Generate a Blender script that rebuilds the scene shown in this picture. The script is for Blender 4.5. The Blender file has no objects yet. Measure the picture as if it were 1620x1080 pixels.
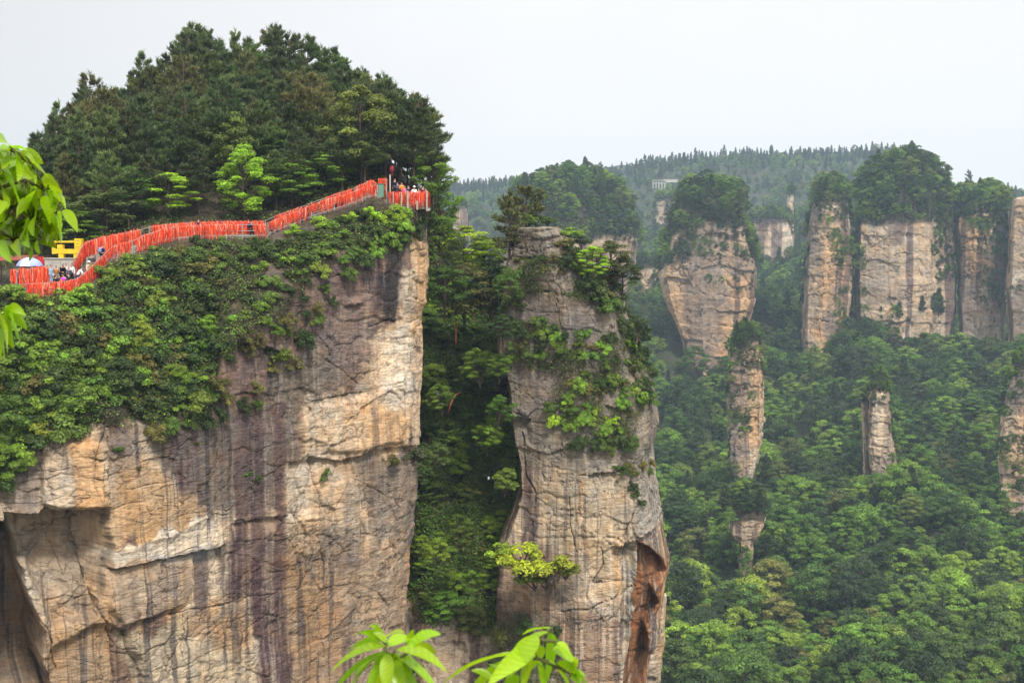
import bpy, math, random
import numpy as np
from mathutils import Vector, Matrix
from mathutils.bvhtree import BVHTree

random.seed(11)
RNG = np.random.default_rng(11)
S = bpy.context.scene
COLL = S.collection
F = 2000.0            # focal length in pixels of the 1620 wide photograph
HY = 380.0            # eye level in the photograph
TH = math.atan((540 - HY) / F)

def P(px, py, Y):
    """world point seen at photo pixel (px, py) standing Y metres away"""
    px = np.asarray(px, float); py = np.asarray(py, float); Y = np.asarray(Y, float)
    a = (px - 810) / F; b = (540 - py) / F
    dy = math.cos(TH) + b * math.sin(TH); dz = b * math.cos(TH) - math.sin(TH)
    s = Y / dy
    return np.stack(np.broadcast_arrays(a * s, Y, dz * s), -1)

def PV(px, py, Y): return Vector([float(v) for v in P(px, py, Y)])

def to_px(V):
    V = np.asarray(V, float)
    fw = V[..., 1] * math.cos(TH) - V[..., 2] * math.sin(TH)
    up = V[..., 1] * math.sin(TH) + V[..., 2] * math.cos(TH)
    fw = np.where(np.abs(fw) < 1e-6, 1e-6, fw)
    return 810 + F * V[..., 0] / fw, 540 - F * up / fw

# ---------------------------------------------------------------- noise
def _h(ix, iy, iz, seed):
    h = (ix.astype(np.int64) * 374761393 + iy.astype(np.int64) * 668265263 + iz.astype(np.int64) * 2147483647 + seed * 974634777) & 0xffffffff
    h = ((h ^ (h >> 13)) * 1274126177) & 0xffffffff
    h = ((h ^ (h >> 16)) * 2246822519) & 0xffffffff
    h = h ^ (h >> 15)
    return (h & 0xffffff) / float(0xffffff)

def vnoise(p, seed=0):
    f = np.floor(p); i = f.astype(np.int64); t = p - f
    t = t * t * t * (t * (t * 6 - 15) + 10)
    r = 0
    for dx in (0, 1):
        wx = t[..., 0] if dx else 1 - t[..., 0]
        for dy in (0, 1):
            wy = t[..., 1] if dy else 1 - t[..., 1]
            for dz in (0, 1):
                wz = t[..., 2] if dz else 1 - t[..., 2]
                r = r + wx * wy * wz * _h(i[..., 0] + dx, i[..., 1] + dy, i[..., 2] + dz, seed)
    return r * 2 - 1

def fbm(p, scale=(1, 1, 1), octv=5, seed=0, gain=0.5):
    p = np.asarray(p, float) * np.asarray(scale, float)
    a = 1.0; s = 0; n = 0
    for o in range(octv):
        s = s + a * vnoise(p + 17.3 * o, seed + o * 7); n += a
        a *= gain; p = p * 2.03
    return s / n * 1.6

def worley(p, seed=0):
    """nearest cell: distance to the border with its neighbour, cell number hash, offset from the cell's seed point"""
    sh = p.shape[:-1]; p = p.reshape(-1, 3); f = np.floor(p); n = len(p)
    d1 = np.full(n, 1e9); d2 = np.full(n, 1e9); hs = np.zeros(n); off = np.zeros((n, 3))
    for dx in (-1, 0, 1):
        for dy in (-1, 0, 1):
            for dz in (-1, 0, 1):
                c = f + np.array([dx, dy, dz]); i = c.astype(np.int64)
                q = np.stack([_h(i[:, 0], i[:, 1], i[:, 2], seed + k) for k in range(3)], 1)
                o = p - (c + q); d = (o * o).sum(1); m = d < d1
                d2 = np.where(m, d1, np.minimum(d2, d)); d1 = np.where(m, d, d1)
                hs = np.where(m, q[:, 0] * .5 + q[:, 1] * .5, hs); off[m] = o[m]
    return (np.sqrt(d2) - np.sqrt(d1)).reshape(sh), hs.reshape(sh), off.reshape(sh + (3,))

def sstep(x, a, b):
    t = np.clip((x - a) / (b - a), 0, 1)
    return t * t * (3 - 2 * t)

def poly_sd(px, py, poly):
    """signed distance (pixels, + inside) to a polygon"""
    px = np.asarray(px, float); py = np.asarray(py, float)
    d = np.full(px.shape, 1e18); inside = np.zeros(px.shape, bool)
    n = len(poly)
    for i in range(n):
        x0, y0 = poly[i]; x1, y1 = poly[(i + 1) % n]
        ex, ey = x1 - x0, y1 - y0
        t = np.clip(((px - x0) * ex + (py - y0) * ey) / (ex * ex + ey * ey + 1e-9), 0, 1)
        d = np.minimum(d, (px - x0 - t * ex) ** 2 + (py - y0 - t * ey) ** 2)
        c = ((y0 > py) != (y1 > py)) & (px < (x1 - x0) * (py - y0) / (y1 - y0 + 1e-12) + x0)
        inside ^= c
    d = np.sqrt(d)
    return np.where(inside, d, -d)

def line_d(px, py, pts):
    d = np.full(np.shape(px), 1e18)
    for (x0, y0), (x1, y1) in zip(pts[:-1], pts[1:]):
        ex, ey = x1 - x0, y1 - y0
        t = np.clip(((px - x0) * ex + (py - y0) * ey) / (ex * ex + ey * ey + 1e-9), 0, 1)
        d = np.minimum(d, (px - x0 - t * ex) ** 2 + (py - y0 - t * ey) ** 2)
    return np.sqrt(d)

def tab(x, pts):
    xs = [p[0] for p in pts]; ys = [p[1] for p in pts]
    return np.interp(x, xs, ys)

# ---------------------------------------------------------------- objects
def link(o, parent=None):
    COLL.objects.link(o)
    if parent is not None: o.parent = parent
    return o

def tag(o, label=None, cat=None, group=None, kind=None):
    if label: o['label'] = label
    if cat: o['category'] = cat
    if group: o['group'] = group
    if kind: o['kind'] = kind
    return o

def empty(name, loc=(0, 0, 0), rz=0.0, label=None, cat=None, group=None):
    o = bpy.data.objects.new(name, None); o.empty_display_size = 0.2
    link(o); o.location = loc; o.rotation_euler = (0, 0, rz)
    return tag(o, label, cat, group)

def mesh_np(name, V, Q, col=None, smooth=True, mats=(), midx=None):
    """mesh from numpy arrays; Q is (n,3) or (n,4), or a list of such arrays"""
    V = np.asarray(V, np.float32).reshape(-1, 3)
    Qs = [np.asarray(q, np.int32) for q in (Q if isinstance(Q, list) else [Q]) if len(q)]
    me = bpy.data.meshes.new(name)
    me.vertices.add(len(V)); me.vertices.foreach_set('co', V.ravel())
    loops = np.concatenate([q.ravel() for q in Qs])
    tot = np.concatenate([np.full(len(q), q.shape[1], np.int32) for q in Qs])
    start = np.concatenate([[0], np.cumsum(tot)[:-1]]).astype(np.int32)
    me.loops.add(len(loops)); me.loops.foreach_set('vertex_index', loops)
    me.polygons.add(len(tot)); me.polygons.foreach_set('loop_start', start)
    try: me.polygons.foreach_set('loop_total', tot)
    except Exception: pass
    me.polygons.foreach_set('use_smooth', np.full(len(tot), smooth, bool))
    for m in mats: me.materials.append(m)
    if midx is not None: me.polygons.foreach_set('material_index', np.asarray(midx, np.int32))
    if col is not None:
        ca = me.color_attributes.new('Col', 'FLOAT_COLOR', 'POINT')
        c = np.ones((len(V), 4), np.float32); c[:, :3] = np.asarray(col).reshape(-1, 3)
        ca.data.foreach_set('color', c.ravel())
    me.update(calc_edges=True); me.validate()
    return me

def obj(name, me, parent=None, color=None):
    o = bpy.data.objects.new(name, me)
    if color is not None: o.color = (*color, 1)
    return link(o, parent)

class MB:
    """collects simple shapes into one mesh"""
    def __init__(s): s.V = []; s.Q = []; s.n = 0; s.C = []
    def add(s, V, Q, c=None):
        V = np.asarray(V, float); s.V.append(V)
        for q in Q: s.Q.append([i + s.n for i in q])
        s.C.append(np.tile(np.array(c if c is not None else (1, 1, 1), float), (len(V), 1)))
        s.n += len(V); return s
    def box(s, c, size, R=None, taper=1.0, col=None, bev=0.0):
        hx, hy, hz = [v / 2 for v in size]
        if bev > 0:
            b = min(bev, hx * .45, hy * .45, hz * .45)
            V = []
            for zz, k in ((-hz, 1), (-hz + b, 0), (hz - b, 0), (hz, 1)):
                i = b * k
                for x, y in ((-hx + i + b, -hy + i), (hx - i - b, -hy + i), (hx - i, -hy + i + b), (hx - i, hy - i - b),
                             (hx - i - b, hy - i), (-hx + i + b, hy - i), (-hx + i, hy - i - b), (-hx + i, -hy + i + b)):
                    t = taper if zz > 0 else 1
                    V.append((x * t, y * t, zz))
            Q = [list(range(7, -1, -1)), list(range(24, 32))]
            for l in range(3):
                for k in range(8):
                    Q.append([l * 8 + k, l * 8 + (k + 1) % 8, (l + 1) * 8 + (k + 1) % 8, (l + 1) * 8 + k])
        else:
            V = [(-hx, -hy, -hz), (hx, -hy, -hz), (hx, hy, -hz), (-hx, hy, -hz)]
            V += [(x * taper, y * taper, hz) for x, y, _ in V[:4]]
            Q = [[3, 2, 1, 0], [4, 5, 6, 7], [0, 1, 5, 4], [1, 2, 6, 5], [2, 3, 7, 6], [3, 0, 4, 7]]
        V = np.array(V)
        if R is not None: V = V @ np.array(R).T
        return s.add(V + np.array(c), Q, col)
    def tube(s, pts, rad, n=8, col=None, cap=True):
        pts = [Vector(p) for p in pts]
        rad = [rad] * len(pts) if np.isscalar(rad) else rad
        V = []; up = Vector((0, 0, 1)); prev = None
        for i, p in enumerate(pts):
            d = (pts[min(i + 1, len(pts) - 1)] - pts[max(i - 1, 0)]).normalized()
            if prev is None:
                a = d.cross(up)
                if a.length < .01: a = d.cross(Vector((1, 0, 0)))
            else: a = prev - d * prev.dot(d)
            a.normalize(); b = d.cross(a); prev = a
            for k in range(n):
                t = 2 * math.pi * k / n
                V.append(p + (a * math.cos(t) + b * math.sin(t)) * rad[i])
        Q = []
        for i in range(len(pts) - 1):
            for k in range(n):
                Q.append([i * n + k, i * n + (k + 1) % n, (i + 1) * n + (k + 1) % n, (i + 1) * n + k])
        if cap:
            Q.append(list(range(n - 1, -1, -1))); Q.append([(len(pts) - 1) * n + k for k in range(n)])
        return s.add([tuple(v) for v in V], Q, col)
    def mesh(s, name, mat, smooth=False):
        me = bpy.data.meshes.new(name)
        V = np.concatenate(s.V)
        me.from_pydata([tuple(v) for v in V], [], s.Q)
        me.materials.append(mat)
        if smooth: me.polygons.foreach_set('use_smooth', [True] * len(me.polygons))
        ca = me.color_attributes.new('Col', 'FLOAT_COLOR', 'POINT')
        c = np.ones((len(V), 4), np.float32); c[:, :3] = np.concatenate(s.C)
        ca.data.foreach_set('color', c.ravel())
        me.update(); return me
    def build(s, name, mat, parent=None, smooth=False, color=None):
        return obj(name, s.mesh(name, mat, smooth), parent, color)

# ---------------------------------------------------------------- materials
def newmat(name):
    m = bpy.data.materials.new(name); m.use_nodes = True
    nt = m.node_tree; nt.nodes.clear()
    return m, nt, nt.nodes, nt.links

def nd(nt, t, **kw):
    n = nt.nodes.new(t)
    for k, v in kw.items(): setattr(n, k, v)
    return n

def noise_node(nt, vec, scale3, detail=6, rough=.55, dist=0.0):
    L = nt.links
    mp = nd(nt, 'ShaderNodeMapping'); mp.inputs['Scale'].default_value = scale3
    L.new(vec, mp.inputs['Vector'])
    n = nd(nt, 'ShaderNodeTexNoise'); n.inputs['Scale'].default_value = 1
    n.inputs['Detail'].default_value = detail; n.inputs['Roughness'].default_value = rough
    n.inputs['Distortion'].default_value = dist
    L.new(mp.outputs[0], n.inputs['Vector'])
    return n.outputs['Fac']

def ramp(nt, fac, stops):
    r = nd(nt, 'ShaderNodeValToRGB'); cr = r.color_ramp
    while len(cr.elements) < len(stops): cr.elements.new(.5)
    for e, (p, c) in zip(cr.elements, stops):
        e.position = p; e.color = (c, c, c, 1) if np.isscalar(c) else (*c, 1)
    nt.links.new(fac, r.inputs['Fac'])
    return r.outputs['Color']

def mix(nt, a, b, fac, mode='MIX'):
    m = nd(nt, 'ShaderNodeMix', data_type='RGBA', blend_type=mode)
    for sock, v in ((m.inputs[0], fac), (m.inputs[6], a), (m.inputs[7], b)):
        if isinstance(v, bpy.types.NodeSocket): nt.links.new(v, sock)
        elif np.isscalar(v): sock.default_value = v
        else: sock.default_value = (*v, 1)
    return m.outputs[2]

def math_n(nt, op, a, b=None, clamp=False):
    m = nd(nt, 'ShaderNodeMath', operation=op); m.use_clamp = clamp
    for s, v in zip(m.inputs, (a, b)):
        if v is None: continue
        if isinstance(v, bpy.types.NodeSocket): nt.links.new(v, s)
        else: s.default_value = v
    return m.outputs[0]

def rock_mat(name, k=1.0, bump=.35, crk=1.0):
    """weathered sandstone: macro colour from the mesh, water streaks, bedding lines, mottling, lichen"""
    m, nt, N, L = newmat(name)
    out = nd(nt, 'ShaderNodeOutputMaterial'); bs = nd(nt, 'ShaderNodeBsdfPrincipled')
    tc = nd(nt, 'ShaderNodeTexCoord').outputs['Object']
    at = nd(nt, 'ShaderNodeVertexColor', layer_name='Col').outputs['Color']
    st1 = ramp(nt, noise_node(nt, tc, (1.6 * k, 1.6 * k, .07 * k), 8, .62), [(.3, .60), (.5, .97), (.72, 1.18)])
    st2 = ramp(nt, noise_node(nt, tc, (6 * k, 6 * k, .25 * k), 4, .6), [(.3, .72), (.6, 1.1)])
    bed = ramp(nt, noise_node(nt, tc, (.25 * k, .25 * k, 5 * k), 6, .62, .3), [(.28, .58), (.42, 1.0), (.7, 1.1)])
    mot = ramp(nt, noise_node(nt, tc, (1.3 * k, 1.3 * k, 1.3 * k), 10, .68), [(.25, .62), (.5, 1.0), (.75, 1.32)])
    c = mix(nt, at, st1, .75, 'MULTIPLY'); c = mix(nt, c, st2, .4, 'MULTIPLY')
    c = mix(nt, c, bed, .6, 'MULTIPLY'); c = mix(nt, c, mot, .85, 'MULTIPLY')
    hue = ramp(nt, noise_node(nt, tc, (.5 * k, .5 * k, .5 * k), 6, .6), [(.35, (1.14, 1.0, .84)), (.5, (1, 1, 1)), (.65, (.93, .99, 1.1))])
    c = mix(nt, c, hue, .8, 'MULTIPLY')
    lich = ramp(nt, noise_node(nt, tc, (7 * k, 7 * k, 4 * k), 6, .7), [(.64, 0.0), (.72, 1.0)])
    c = mix(nt, c, (.42, .39, .34), math_n(nt, 'MULTIPLY', lich, .45))
    fr = None
    for sc, wd, amt in (((.22 * k, .22 * k, .50 * k), .013, .50), ((1.3 * k, 1.3 * k, 3.2 * k), .03, .20)):
        wn = nd(nt, 'ShaderNodeTexNoise'); wn.inputs['Scale'].default_value = 1.1 * k; wn.inputs['Detail'].default_value = 5; L.new(tc, wn.inputs['Vector'])
        wa = nd(nt, 'ShaderNodeVectorMath', operation='SCALE'); L.new(wn.outputs['Color'], wa.inputs[0]); wa.inputs['Scale'].default_value = .8 / k
        ws = nd(nt, 'ShaderNodeVectorMath', operation='ADD'); L.new(tc, ws.inputs[0]); L.new(wa.outputs[0], ws.inputs[1])
        mp = nd(nt, 'ShaderNodeMapping'); mp.inputs['Scale'].default_value = sc; L.new(ws.outputs[0], mp.inputs['Vector'])
        vo = nd(nt, 'ShaderNodeTexVoronoi', feature='DISTANCE_TO_EDGE'); vo.inputs['Scale'].default_value = 1; L.new(mp.outputs[0], vo.inputs['Vector'])
        ln = ramp(nt, vo.outputs['Distance'], [(0, 1.0), (wd, 0.0)])
        msk = ramp(nt, noise_node(nt, tc, (.5 * k, .5 * k, .5 * k), 4, .6), [(.48, 0.0), (.60, 1.0)])
        ln = math_n(nt, 'MULTIPLY', ln, msk)
        c = mix(nt, c, (.03, .024, .022), math_n(nt, 'MULTIPLY', ln, amt * crk))
        fr = ln if fr is None else math_n(nt, 'ADD', fr, math_n(nt, 'MULTIPLY', ln, .4))
    L.new(c, bs.inputs['Base Color'])
    bs.inputs['Roughness'].default_value = .9; bs.inputs['Specular IOR Level'].default_value = .2
    h1 = noise_node(nt, tc, (1.4 * k, 1.4 * k, 4.5 * k), 12, .68, .4)
    h2 = noise_node(nt, tc, (5 * k, 5 * k, 1.2 * k), 8, .65)
    h = math_n(nt, 'SUBTRACT', math_n(nt, 'ADD', h1, math_n(nt, 'MULTIPLY', h2, .35)), math_n(nt, 'MULTIPLY', fr, .30))
    b = nd(nt, 'ShaderNodeBump'); b.inputs['Strength'].default_value = bump * 2; b.inputs['Distance'].default_value = .35 / k
    L.new(h, b.inputs['Height']); L.new(b.outputs[0], bs.inputs['Normal'])
    L.new(bs.outputs[0], out.inputs[0])
    return m

def soil_mat(name, k=1.0):
    m, nt, N, L = newmat(name)
    out = nd(nt, 'ShaderNodeOutputMaterial'); bs = nd(nt, 'ShaderNodeBsdfPrincipled')
    tc = nd(nt, 'ShaderNodeTexCoord').outputs['Object']
    n1 = noise_node(nt, tc, (k, k, k), 10, .65)
    c = ramp(nt, n1, [(.3, (.018, .028, .008)), (.5, (.035, .045, .014)), (.62, (.06, .048, .028)), (.8, (.09, .065, .04))])
    L.new(c, bs.inputs['Base Color']); bs.inputs['Roughness'].default_value = 1
    b = nd(nt, 'ShaderNodeBump'); b.inputs['Distance'].default_value = .5 / k
    L.new(n1, b.inputs['Height']); L.new(b.outputs[0], bs.inputs['Normal'])
    L.new(bs.outputs[0], out.inputs[0]); return m

def leaf_mat(name, stops=None, trans=.35, gloss=.35, rough=.5):
    """leaves: colour of the plant (object colour, or picked per plant from a ramp), varied leaf by leaf"""
    m, nt, N, L = newmat(name)
    out = nd(nt, 'ShaderNodeOutputMaterial'); bs = nd(nt, 'ShaderNodeBsdfPrincipled')
    oi = nd(nt, 'ShaderNodeObjectInfo')
    at = nd(nt, 'ShaderNodeVertexColor', layer_name='Col').outputs['Color']
    base = oi.outputs['Color'] if stops is None else ramp(nt, oi.outputs['Random'], stops)
    c = mix(nt, base, at, 1.0, 'MULTIPLY')
    L.new(c, bs.inputs['Base Color'])
    bs.inputs['Roughness'].default_value = rough; bs.inputs['Specular IOR Level'].default_value = gloss
    tr = nd(nt, 'ShaderNodeBsdfTranslucent')
    tcx = mix(nt, c, (1.25, 1.25, .6), .6, 'MULTIPLY'); L.new(tcx, tr.inputs['Color'])
    ms = nd(nt, 'ShaderNodeMixShader'); ms.inputs[0].default_value = trans
    L.new(bs.outputs[0], ms.inputs[1]); L.new(tr.outputs[0], ms.inputs[2]); L.new(ms.outputs[0], out.inputs[0])
    return m

def plain_mat(name, color=None, rough=.6, var=.25, scale=8, spec=.3, use_obj=False, use_col=False):
    m, nt, N, L = newmat(name)
    out = nd(nt, 'ShaderNodeOutputMaterial'); bs = nd(nt, 'ShaderNodeBsdfPrincipled')
    tc = nd(nt, 'ShaderNodeTexCoord').outputs['Object']
    v = ramp(nt, noise_node(nt, tc, (scale, scale, scale), 6, .6), [(.3, 1 - var), (.7, 1 + var * .5)])
    src = color
    if use_obj: src = nd(nt, 'ShaderNodeObjectInfo').outputs['Color']
    if use_col: src = nd(nt, 'ShaderNodeVertexColor', layer_name='Col').outputs['Color']
    c = mix(nt, src, v, 1.0, 'MULTIPLY')
    L.new(c, bs.inputs['Base Color']); bs.inputs['Roughness'].default_value = rough
    bs.inputs['Specular IOR Level'].default_value = spec
    L.new(bs.outputs[0], out.inputs[0]); return m

M_cliff = rock_mat('sandstone_near', 1.0, .5)
M_mid = rock_mat('sandstone_far', .45, .5, .45)
M_soil = soil_mat('forest_soil', .6)
M_valley = soil_mat('valley_soil', .12)
M_leaf = leaf_mat('leaves')
M_fleaf = leaf_mat('forest_leaves', [(0, (.026, .055, .012)), (.25, (.042, .092, .014)), (.48, (.072, .155, .018)), (.68, (.115, .225, .024)), (.84, (.17, .29, .032)), (.95, (.13, .16, .036)), (1, (.036, .06, .020))])
M_needle = leaf_mat('pine_needles', None, .2, .25)
M_fneedle = leaf_mat('forest_needles', [(0, (.030, .055, .020)), (.5, (.045, .078, .025)), (1, (.07, .10, .03))], .2)
M_bark = plain_mat('bark', (.075, .055, .042), .95, .5, 5)
M_pinebark = plain_mat('pine_bark', (.11, .065, .045), .95, .5, 5)
M_fg = leaf_mat('broad_leaf', None, .5, .5, .35)
M_twig = plain_mat('twig_bark', (.10, .10, .03), .8, .3, 20)
M_cloth = plain_mat('cloth', None, .9, .15, 10, .1, use_obj=True)
M_skin = plain_mat('skin', (.50, .29, .20), .6, .08, 10)
M_hair = plain_mat('hair', (.012, .010, .009), .5, .3, 30)
M_ribbon = plain_mat('ribbon_cloth', None, .7, .12, 6, .2, use_col=True)
M_metal = plain_mat('railing_metal', (.33, .30, .27), .6, .3, 6)
M_wood = plain_mat('weathered_post', (.42, .34, .27), .85, .3, 6)
M_stone = plain_mat('path_stone', (.15, .135, .11), .9, .3, 2)
M_conc = plain_mat('concrete', (.42, .39, .34), .9, .25, 1.5)
M_yellow = plain_mat('yellow_paint', (.72, .48, .02), .5, .2, 3)
M_green = plain_mat('green_paint', (.045, .13, .075), .5, .2, 3)
M_paint = plain_mat('painted', None, .5, .1, 3, .3, use_obj=True)
# ================================================================ ROCK AND TERRAIN
BUFF = np.array((.50, .37, .25)); ORANGE = np.array((.55, .32, .145)); CREAM = np.array((.66, .55, .42))
GREY = np.array((.235, .185, .15)); PURP = np.array((.125, .078, .072)); DARK = np.array((.045, .038, .040))
BROWN = np.array((.20, .13, .085)); SOIL = np.array((.055, .045, .026)); MOSS = np.array((.05, .065, .02))

def grid_q(nr, nc, wrap=False):
    i, j = np.meshgrid(np.arange(nr - 1), np.arange(nc if wrap else nc - 1), indexing='ij')
    i = i.ravel(); j = j.ravel(); j2 = (j + 1) % nc
    return np.stack([i * nc + j, i * nc + j2, (i + 1) * nc + j2, (i + 1) * nc + j], 1)

def grid_normals(V, wrap=False):
    du = np.gradient(V, axis=1); dv = np.gradient(V, axis=0)
    if wrap:
        du[:, 0] = V[:, 1] - V[:, -1]; du[:, -1] = V[:, 0] - V[:, -2]
    n = np.cross(du, dv); n /= np.linalg.norm(n, axis=-1, keepdims=True) + 1e-9
    return n

def rock_disp(V, s=1.0, amp=1.0, seed=0, blocks=1.0, frac=1.0, facet=1.0):
    """outward displacement in metres of a sandstone face: slabs, bedding steps, joint blocks, fractures"""
    p = V / s
    big = fbm(p, (.10, .10, .07), 4, seed) * 1.3
    w = fbm(p, (.35, .35, .35), 3, seed + 3) * .8
    z = p[..., 2] + w * .9 + (p[..., 0] + p[..., 1]) * .05
    lay = np.floor(z / 2.1); fz = z / 2.1 - lay
    zero = np.zeros_like(lay)
    lo = _h(lay, zero, zero, seed + 5)
    hor = p[..., 0] * .8 + p[..., 1] * .6 + w * 1.4
    bw = 2.4 + 2.6 * lo
    cu = hor / bw + lo * 7
    cell = np.floor(cu); fu = cu - cell
    blk = _h(cell, lay, zero, seed + 9) - .5
    blk2 = _h(np.floor(hor / .9 + _h(np.floor(z / .7), zero, zero, seed + 21) * 5), np.floor(z / .7), zero, seed + 13) - .5
    d = big * .55 + (lo - .5) * .38 * blocks + blk * .6 * blocks + blk2 * .15 * blocks
    mask = sstep(fbm(p, (.16, .16, .16), 3, seed + 31), -.1, .25)
    d -= .32 * np.exp(-(np.minimum(fz, 1 - fz) * 2.1 / .09) ** 2) * mask * frac
    d -= .22 * np.exp(-(np.minimum(fu, 1 - fu) * bw / .08) ** 2) * (1 - mask) * frac
    r1 = np.abs(fbm(p, (.28, .28, .12), 5, seed + 41)); r2 = np.abs(fbm(p, (.11, .11, .35), 5, seed + 43))
    cr = np.maximum(np.exp(-(r1 / .012) ** 2), np.exp(-(r2 / .014) ** 2))
    d -= .38 * cr * frac
    d += fbm(p, (1.1, 1.1, 1.6), 5, seed + 51) * .10
    pw = p + np.stack([w, -w, w * .6], -1) * .25
    e1, h1, o1 = worley(pw * np.array([.27, .27, .34]), seed + 61)
    e2, h2, o2 = worley(pw * np.array([.95, .95, 1.5]), seed + 63)
    tl = lambda h, o, a: a * ((h - .5) * 1.6 + (o * np.stack([np.sin(h * 40), np.cos(h * 57), np.sin(h * 73 + 1)], -1)).sum(-1) * 1.1)
    fm = sstep(fbm(p, (.09, .09, .12), 3, seed + 65), -.35, .35)
    d += (tl(h1, o1, .42) + tl(h2, o2, .15)) * (.35 + .65 * fm) * facet
    d -= .22 * facet * np.exp(-(e1 / .035) ** 2) * fm
    cr = np.maximum(cr, np.exp(-(e1 / .022) ** 2) * fm * .9 * facet)
    return d * s * amp, cr

def blend(c, col, m):
    return c * (1 - m[..., None]) + np.asarray(col) * m[..., None]

def streak(V, hz, vt, seed, lo, hi, octv=4):
    return sstep(fbm(V, (hz, hz, vt), octv, seed), lo, hi)

def rock_colour(V, seed=0, s=1.0, warm=.5, dark=.5):
    """general sandstone colouring, in the mesh as it stays put with the rock"""
    p = V / s
    c = np.ones(V.shape) * BUFF
    c = blend(c, ORANGE, sstep(fbm(p, (.12, .12, .06), 4, seed + 1), .15 - warm * .3, .75) * .75)
    c = blend(c, CREAM, sstep(fbm(p, (.25, .25, .12), 4, seed + 2), .15, .6) * .6)
    c = blend(c, GREY, sstep(fbm(p, (.15, .15, .08), 5, seed + 3), .25 - dark * .5, .55) * .85)
    c = blend(c, PURP, streak(p, .55, .03, seed + 4, .35 - dark * .25, .55) * .8)
    return c

EDGE = [(250, 684), (330, 680), (352, 677), (420, 677), (480, 675), (497, 670), (535, 670), (560, 674), (600, 672), (640, 669), (700, 667), (770, 663), (830, 659), (880, 652), (960, 644), (1000, 638), (1180, 626)]
LIP = [(-150, 740), (0, 735), (60, 700), (120, 670), (170, 655), (230, 665), (300, 668), (340, 640), (352, 560), (385, 520), (430, 500), (475, 455), (500, 425), (540, 385), (600, 382), (640, 372), (662, 356), (684, 350)]
LIPY = [(-150, 84), (0, 89), (170, 92), (300, 97), (430, 104), (540, 110), (640, 115), (684, 117)]
# the walkway: px, py, Y of the floor along its near and its far railing
NEAR = [(-150, 486, 92), (25, 473, 94.6), (77, 471, 95), (96, 468, 95.2), (116, 467, 95.6), (130, 459, 96.4), (141, 448, 97.4), (151, 438, 98.2), (163, 427, 99.3), (175, 414, 100.4), (185, 409, 101.2), (197, 406, 102), (212, 402, 102.9), (225, 395, 103.7), (240, 390, 104.5), (259, 382, 105.3), (285, 379, 106.3), (319, 376.5, 107.4), (345, 376, 108), (421, 375, 110), (447, 362, 111), (473, 353, 111.8), (495, 343, 112.5), (522, 334, 113.2), (547, 327, 114), (560, 323, 114.5), (587, 311, 115.3), (600, 313, 115.5), (612, 325, 115.6), (684, 326, 116)]
FAR = [(-150, 450, 104), (40, 446, 104), (112, 441, 101.5), (118, 436, 101.8), (124, 423, 102.4), (133, 406, 103.3), (156, 398, 104.4), (194, 390, 105.5), (228, 383, 106.7), (241, 378, 107.2), (285, 374, 108.6), (319, 372, 109.8), (345, 371, 110.3), (417, 370, 112.4), (443, 358, 113.2), (458, 354, 113.8), (493, 340, 114.8), (518, 331, 115.5), (560, 317, 116.8), (587, 304, 117.6), (600, 312, 118), (612, 322, 120), (684, 324, 121)]
CREST = [(-150, 400, 135), (0, 350, 136), (60, 335, 138), (150, 262, 142), (290, 195, 146), (450, 172, 148), (550, 212, 144), (620, 262, 138), (684, 318, 132)]

def col3(tabl, x): return tab(x, [(a, b) for a, b, c in tabl]), tab(x, [(a, c) for a, b, c in tabl])

cracks_near = [
    ([(168, 690), (170, 803), (172, 868), (162, 933), (157, 966), (178, 1000), (186, 1090)], 1.8, 1.3),
    ([(207, 988), (272, 972), (325, 962), (362, 955), (402, 943), (440, 936)], 1.1, .5),
    ([(195, 994), (211, 1039), (229, 1065), (233, 1100)], 1.5, .7),
    ([(292, 974), (296, 1000), (290, 1023), (300, 1071), (298, 1100)], 1.0, .4),
    ([(372, 825), (419, 821), (460, 812), (480, 818)], 1.2, .5),
    ([(360, 876), (400, 880), (430, 905), (470, 900)], 1.2, .4),
    ([(485, 636), (542, 627), (599, 616), (640, 600)], 1.2, .5),
    ([(489, 641), (507, 669), (509, 712)], 1.4, .6),
    ([(500, 552), (540, 580), (552, 594), (568, 606)], 1.3, .5),
    ([(503, 529), (518, 545), (530, 563)], 1.1, .4),
    ([(658, 560), (656, 604), (660, 653), (655, 700)], 1.3, .6),
    ([(583, 519), (600, 512), (616, 508), (650, 512), (672, 506)], 1.2, .5),
    ([(518, 427), (560, 424), (600, 428)], 1.0, .4),
    ([(636, 450), (676, 446)], 1.0, .4), ([(640, 400), (678, 392)], .9, .3), ([(645, 478), (676, 486)], .9, .4),
    ([(585, 770), (625, 790), (636, 802)], 1.2, .5), ([(500, 722), (506, 762), (512, 800), (505, 850), (516, 900)], 1.1, .4),
    ([(455, 828), (520, 822), (545, 824)], 1.2, .5), ([(500, 960), (508, 1000), (522, 1070)], 1.2, .5),
    ([(440, 900), (520, 880), (560, 868)], .8, .3), ([(560, 850), (600, 838), (650, 846)], .9, .35),
    ([(30, 905), (50, 960), (78, 1000), (88, 1060)], 1.6, .6), ([(90, 880), (120, 875), (165, 873)], 1.0, .3),
    ([(210, 700), (240, 692)], .9, .4), ([(225, 730), (265, 720)], .9, .4), ([(200, 770), (250, 762), (300, 768)], .9, .35),
    ([(320, 840), (330, 815), (362, 812)], 1.2, .5), ([(312, 872), (310, 910), (300, 950)], 1.1, .4), ([(352, 864), (350, 885), (338, 912)], 1, .4),
]
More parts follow.
